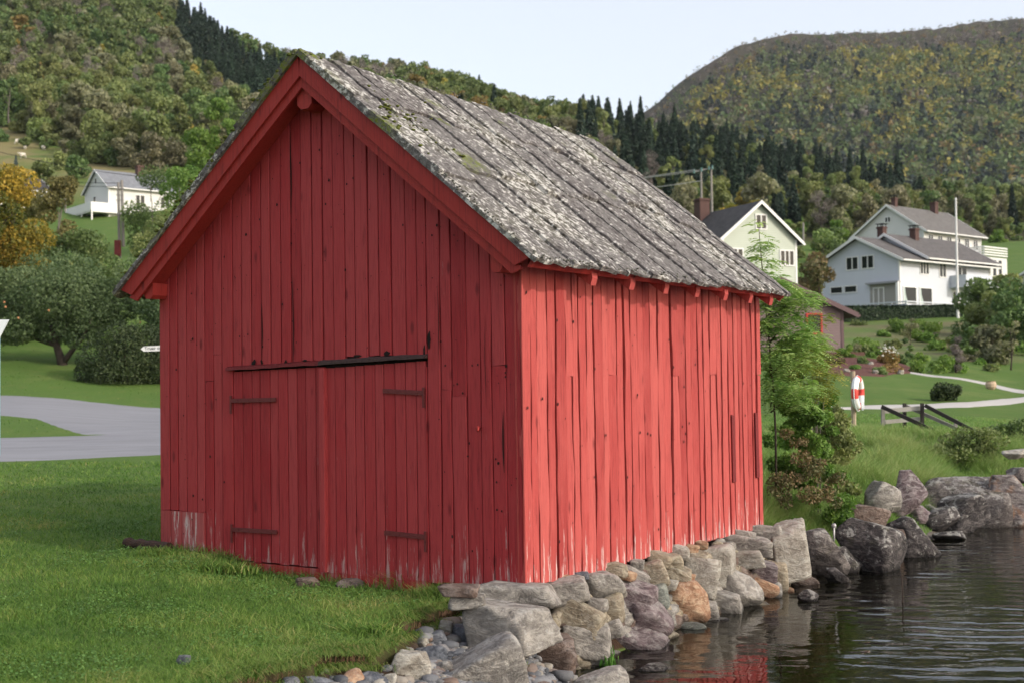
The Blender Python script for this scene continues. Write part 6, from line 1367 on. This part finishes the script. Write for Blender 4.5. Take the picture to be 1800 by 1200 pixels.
ok = (q3[2] > .02) & (Y < 16) & (q3[1] > .3) & (fbm(X*1.6, Y*1.6, o=3, s=101) + .5*fbm(X*7, Y*7, o=2, s=103) > .12) & ~((q3[3] > -BW) & (q3[3] < 0) & (q3[4] > -.01))
nC = int(ok.sum()); C = np.stack([X[ok], Y[ok], Z[ok]+rc_.uniform(.012, .05, nC)], 1); V, Fc, t = leaf_faces(C, .0085*np.maximum(1, C[:, 1]/9), rc_, np.tile([0, 0, 1.], (nC, 1)), .6, .8, rc_.uniform(.3, .9, nC))
tag(link('clover', np_mesh('clover', V, Fc, leaf_mat('clover_leaves', [(.045, .11, .025), (.09, .19, .045), (.16, .27, .08)], 0, 0, .3), {'tint': t})), kind='stuff')
rl = np.random.RandomState(44); k = rl.randint(1, 13, 9000); tt_ = rl.rand(9000); LX = LP[k]*(1-tt_[:, None])+LP[np.minimum(k+1, 13)]*tt_[:, None] + rl.normal(0, .05, (9000, 2))
gl2 = land(LX[:, 0], LX[:, 1], True); okk = (gl2[2] > -.05) & (gl2[2] < .12); LX = LX[okk]; LZ = gl2[0][okk]; nL = len(LX); hh_ = rl.uniform(.04, .13, nL); dr = np.stack([rl.normal(.35, .5, nL), rl.normal(-.9, .4, nL)], 1)
q_ = lambda sg, f, o_, z_: np.stack([LX[:,0]+sg*.0025*f+dr[:,0]*hh_*o_, LX[:,1]+dr[:,1]*hh_*o_, LZ+hh_*z_], 1)
V = np.stack([q_(-1,1,0,0), q_(1,1,0,0), q_(1,.8,.35,.45), q_(-1,.8,.35,.45), q_(1,.1,1.,.0+.1), q_(-1,.1,1.,.0+.1)], 1).reshape(-1, 3); i = np.arange(nL)*6
tag(link('turf_fringe', np_mesh('turf_fringe', V, np.concatenate([np.stack([i, i+1, i+2, i+3], 1), np.stack([i+3, i+2, i+4, i+5], 1)]), GM, {'tint': np.repeat(np.clip(rl.normal(.6, .25, nL), 0, 1), 6)})), kind='stuff')
X, Y, Z = scatter(-120, 330, 585, 735, 60000, rg, 2.6, 12); c1 = fbm(X*.35, Y*.35, o=3, s=121); uu, vv = proj(X, Y, Z); rt2 = np.interp(uu, [-200, 0, 140, 280, 420], [688, 694, 703, 716, 728])
ok = ((vv < rt2-2) & (Y < 75)) | ((Y > 33.3) & (vv < 767) & (vv > np.interp(uu, [-200, 0, 60, 145], [731, 733, 738, 768])) & (uu < 140)); V, Fc, t = blades(X[ok], Y[ok], Z[ok]-.01, (.07*rg.uniform(.4, 1.5, len(X)))[ok], (.0035*Y/9)[ok]*1.3, 1.0, rg, np.clip(.42+.4*c1+rg.normal(0, .17, len(X)), 0, 1)[ok])
tag(link('verge_grass', np_mesh('verge_grass', V, Fc, GM, {'tint': t})), kind='stuff')
# long grass on the bank behind the boulders
X, Y, Z = scatter(1335, 1960, 728, 965, 190000, rg, .9, 8); s_d = land(X, Y, True)[1]; c1 = fbm(X*1.1, Y*1.1, o=3, s=91); c2 = fbm(X*.4, Y*.4, o=2, s=92)
ok = (s_d > .22) & (Y > 13.5) & (Y < 33) & (rg.rand(len(X)) < np.clip(.55+c1*.9+.2, .15, 1))
long_ = sstep(5.5, 3.0, s_d)*sstep(.3, 1.0, s_d)*(Y > 15.5); h = (.07 + .40*long_*np.clip(.6+c1, .1, 1.4))*rg.uniform(.6, 1.3, len(X)); tint = np.clip(.36+.30*c1+.22*c2+.18*long_+rg.normal(0, .15, len(X)), 0, 1)
V, Fc, t = blades(X[ok], Y[ok], Z[ok]-.01, h[ok], (.0055*Y/14)[ok], .8, rg, tint[ok]); tag(link('bank_grass', np_mesh('bank_grass', V, Fc, GDRY, {'tint': t})), kind='stuff')
X, Y, Z = scatter(1470, 1850, 566, 662, 70000, rg, 4, 12); bk_ = land(X, Y); c1 = fbm(X*.25, Y*.25, o=3, s=111); ok = (Y > 52) & (Y < 97) & (rg.rand(len(X)) < .5+c1)
V, Fc, t = blades(X[ok], Y[ok], Z[ok]-.02, (.22*rg.uniform(.5, 1.5, len(X))*np.clip(.8+c1, .3, 1.6))[ok], np.full(int(ok.sum()), .022), .8, rg, np.clip(.4+.4*c1+rg.normal(0, .18, len(X)), 0, 1)[ok]); tag(link('rough_grass', np_mesh('rough_grass', V, Fc, GDRY, {'tint': t})), kind='stuff')
# tufts: taller clumps as things
def tuft(px, py, n, h, spread, label, mat=None, tl=.9, seed=1, w=.006, z=None, droop=0.0, group=None):
    rt_ = np.random.RandomState(seed); p = hit(px, py, 4, 60) if z is None else z; x = rt_.normal(0, spread, n); y = rt_.normal(0, spread*.6, n)
    V, Fc, t = blades(x, y, np.full(n, -.01), h*rt_.uniform(.45, 1.1, n), np.full(n, w), tl, rt_, np.clip(rt_.normal(.5, .22, n), 0, 1))
    o = link('grass_tuft', np_mesh('grass_tuft', V, Fc, mat or GM, {'tint': t})); o.location = p; return tag(o, label, 'grass tuft', group)
tuft(735, 1032, 1500, .24, .14, 'tall bright green grass tuft at the near corner of the sill', seed=1, w=.006); tuft(772, 1052, 700, .20, .09, 'grass tuft hanging over the bank beside the flat footing stones', seed=2); tuft(700, 1022, 500, .17, .12, 'thin grass tuft under the right door', seed=3, w=.005)
tuft(365, 1002, 500, .13, .14, 'leafy weeds by the left door post', seed=4, w=.012); tuft(395, 1006, 420, .12, .12, 'broad-leaved weeds just right of the left door post', seed=5, w=.014); tuft(275, 975, 400, .13, .12, 'grass grown over the cut log', seed=6, w=.007)
tuft(650, 1118, 600, .12, .10, 'dark green weeds on the overhanging turf', seed=7, w=.012); tuft(520, 1152, 380, .10, .09, 'dry pale grass tuft on the lip of the bank', GDRY, seed=8, w=.004); tuft(600, 1140, 420, .10, .12, 'grass tuft on the lip above the rust-brown stone', seed=9)
tuft(470, 1168, 300, .08, .12, 'short grass tuft where the bank starts', seed=10, w=.004); tuft(905, 1172, 160, .07, .05, 'tiny tuft between the slab and the cream stone', seed=11)
# roots and crumbs of earth hanging from the turf edge
rr_ = np.random.RandomState(6); q = MB()
for i in range(260):
    k = rr_.randint(1, 11); t_ = rr_.rand(); p0 = LP[k]*(1-t_)+LP[k+1]*t_; z0 = float(land(np.array([p0[0]]), np.array([p0[1]+.12]))[0])-.01; L_ = rr_.uniform(.04, .13); dx = rr_.normal(0, .02)
    a_ = Vector((p0[0]+rr_.normal(0, .02), p0[1]-.01+rr_.normal(0, .03), z0)); q.tube([a_, a_+Vector((dx*.5, -.02, -L_*.5)), a_+Vector((dx, -.015+rr_.normal(0, .01), -L_))], [.003, .002, .001], 3)
tag(q.build('root_fringe', plain('fine_roots', (.11, .06, .035), .9, .4, 50)), kind='stuff')
# bright green weed hanging over the footing stones
rw2 = np.random.RandomState(3); nW = 1500; pc = on_wall(1052, 1098, -.05); pe = on_wall(1068, 1158, -.10); t_ = rw2.rand(nW); X = pc.x+(pe.x-pc.x)*t_**1.3+rw2.normal(0, .028, nW); Yw = pc.y+(pe.y-pc.y)*t_-.03+rw2.normal(0, .015, nW); Z = pc.z+(pe.z-pc.z)*t_+rw2.normal(0, .012, nW)
C = np.stack([X-pc.x, Yw-pc.y, Z-pc.z], 1); V = np.stack([C+[-.003, 0, 0], C+[.003, 0, 0], C+np.stack([rw2.normal(.004, .008, nW), rw2.normal(-.012, .006, nW), -rw2.uniform(.03, .07, nW)], 1), C+np.stack([rw2.normal(.0, .008, nW), rw2.normal(-.012, .006, nW), -rw2.uniform(.03, .07, nW)], 1)], 1).reshape(-1, 3)
o = link('hanging_moss', np_mesh('hanging_moss', V, np.arange(4*nW).reshape(-1, 4), leaf_mat('water_moss', [(.03, .09, .012), (.06, .17, .02), (.10, .24, .03)], 0, 0, .2), {'tint': np.repeat(rw2.rand(nW), 4)})); o.location = pc; tag(o, 'strip of bright green moss hanging down between the footing stones', 'moss')
# stiff dead stem in the water
m = MB(); a_ = P(1586, 1000, 15.4); m.tube([PZ(1587, 1058, 0)+Vector((0, 0, -.2)), P(1586, 1025, PZ(1587, 1058, 0).y), P(1584, 1002, PZ(1587, 1058, 0).y)], [.008, .007, .004], 6); tag(m.build('dead_stem', DBARK), 'thin brown stem sticking up out of the water', 'stem')
# ------------------------------------------------------------------ haze: faint autumn air
hz = MB(); hz.box((-900, -90, -4), (1900, 2300, 620)); hm = bpy.data.materials.new('air'); hm.use_nodes = True; ht = hm.node_tree; ht.nodes.clear()
ho = ht.nodes.new('ShaderNodeOutputMaterial'); hv = ht.nodes.new('ShaderNodeVolumePrincipled'); hv.inputs['Color'].default_value = (.80, .88, 1.0, 1); hv.inputs['Density'].default_value = 0.00005; ht.links.new(hv.outputs[0], ho.inputs['Volume'])
HZ = hz.build('haze', hm); tag(HZ, kind='stuff')
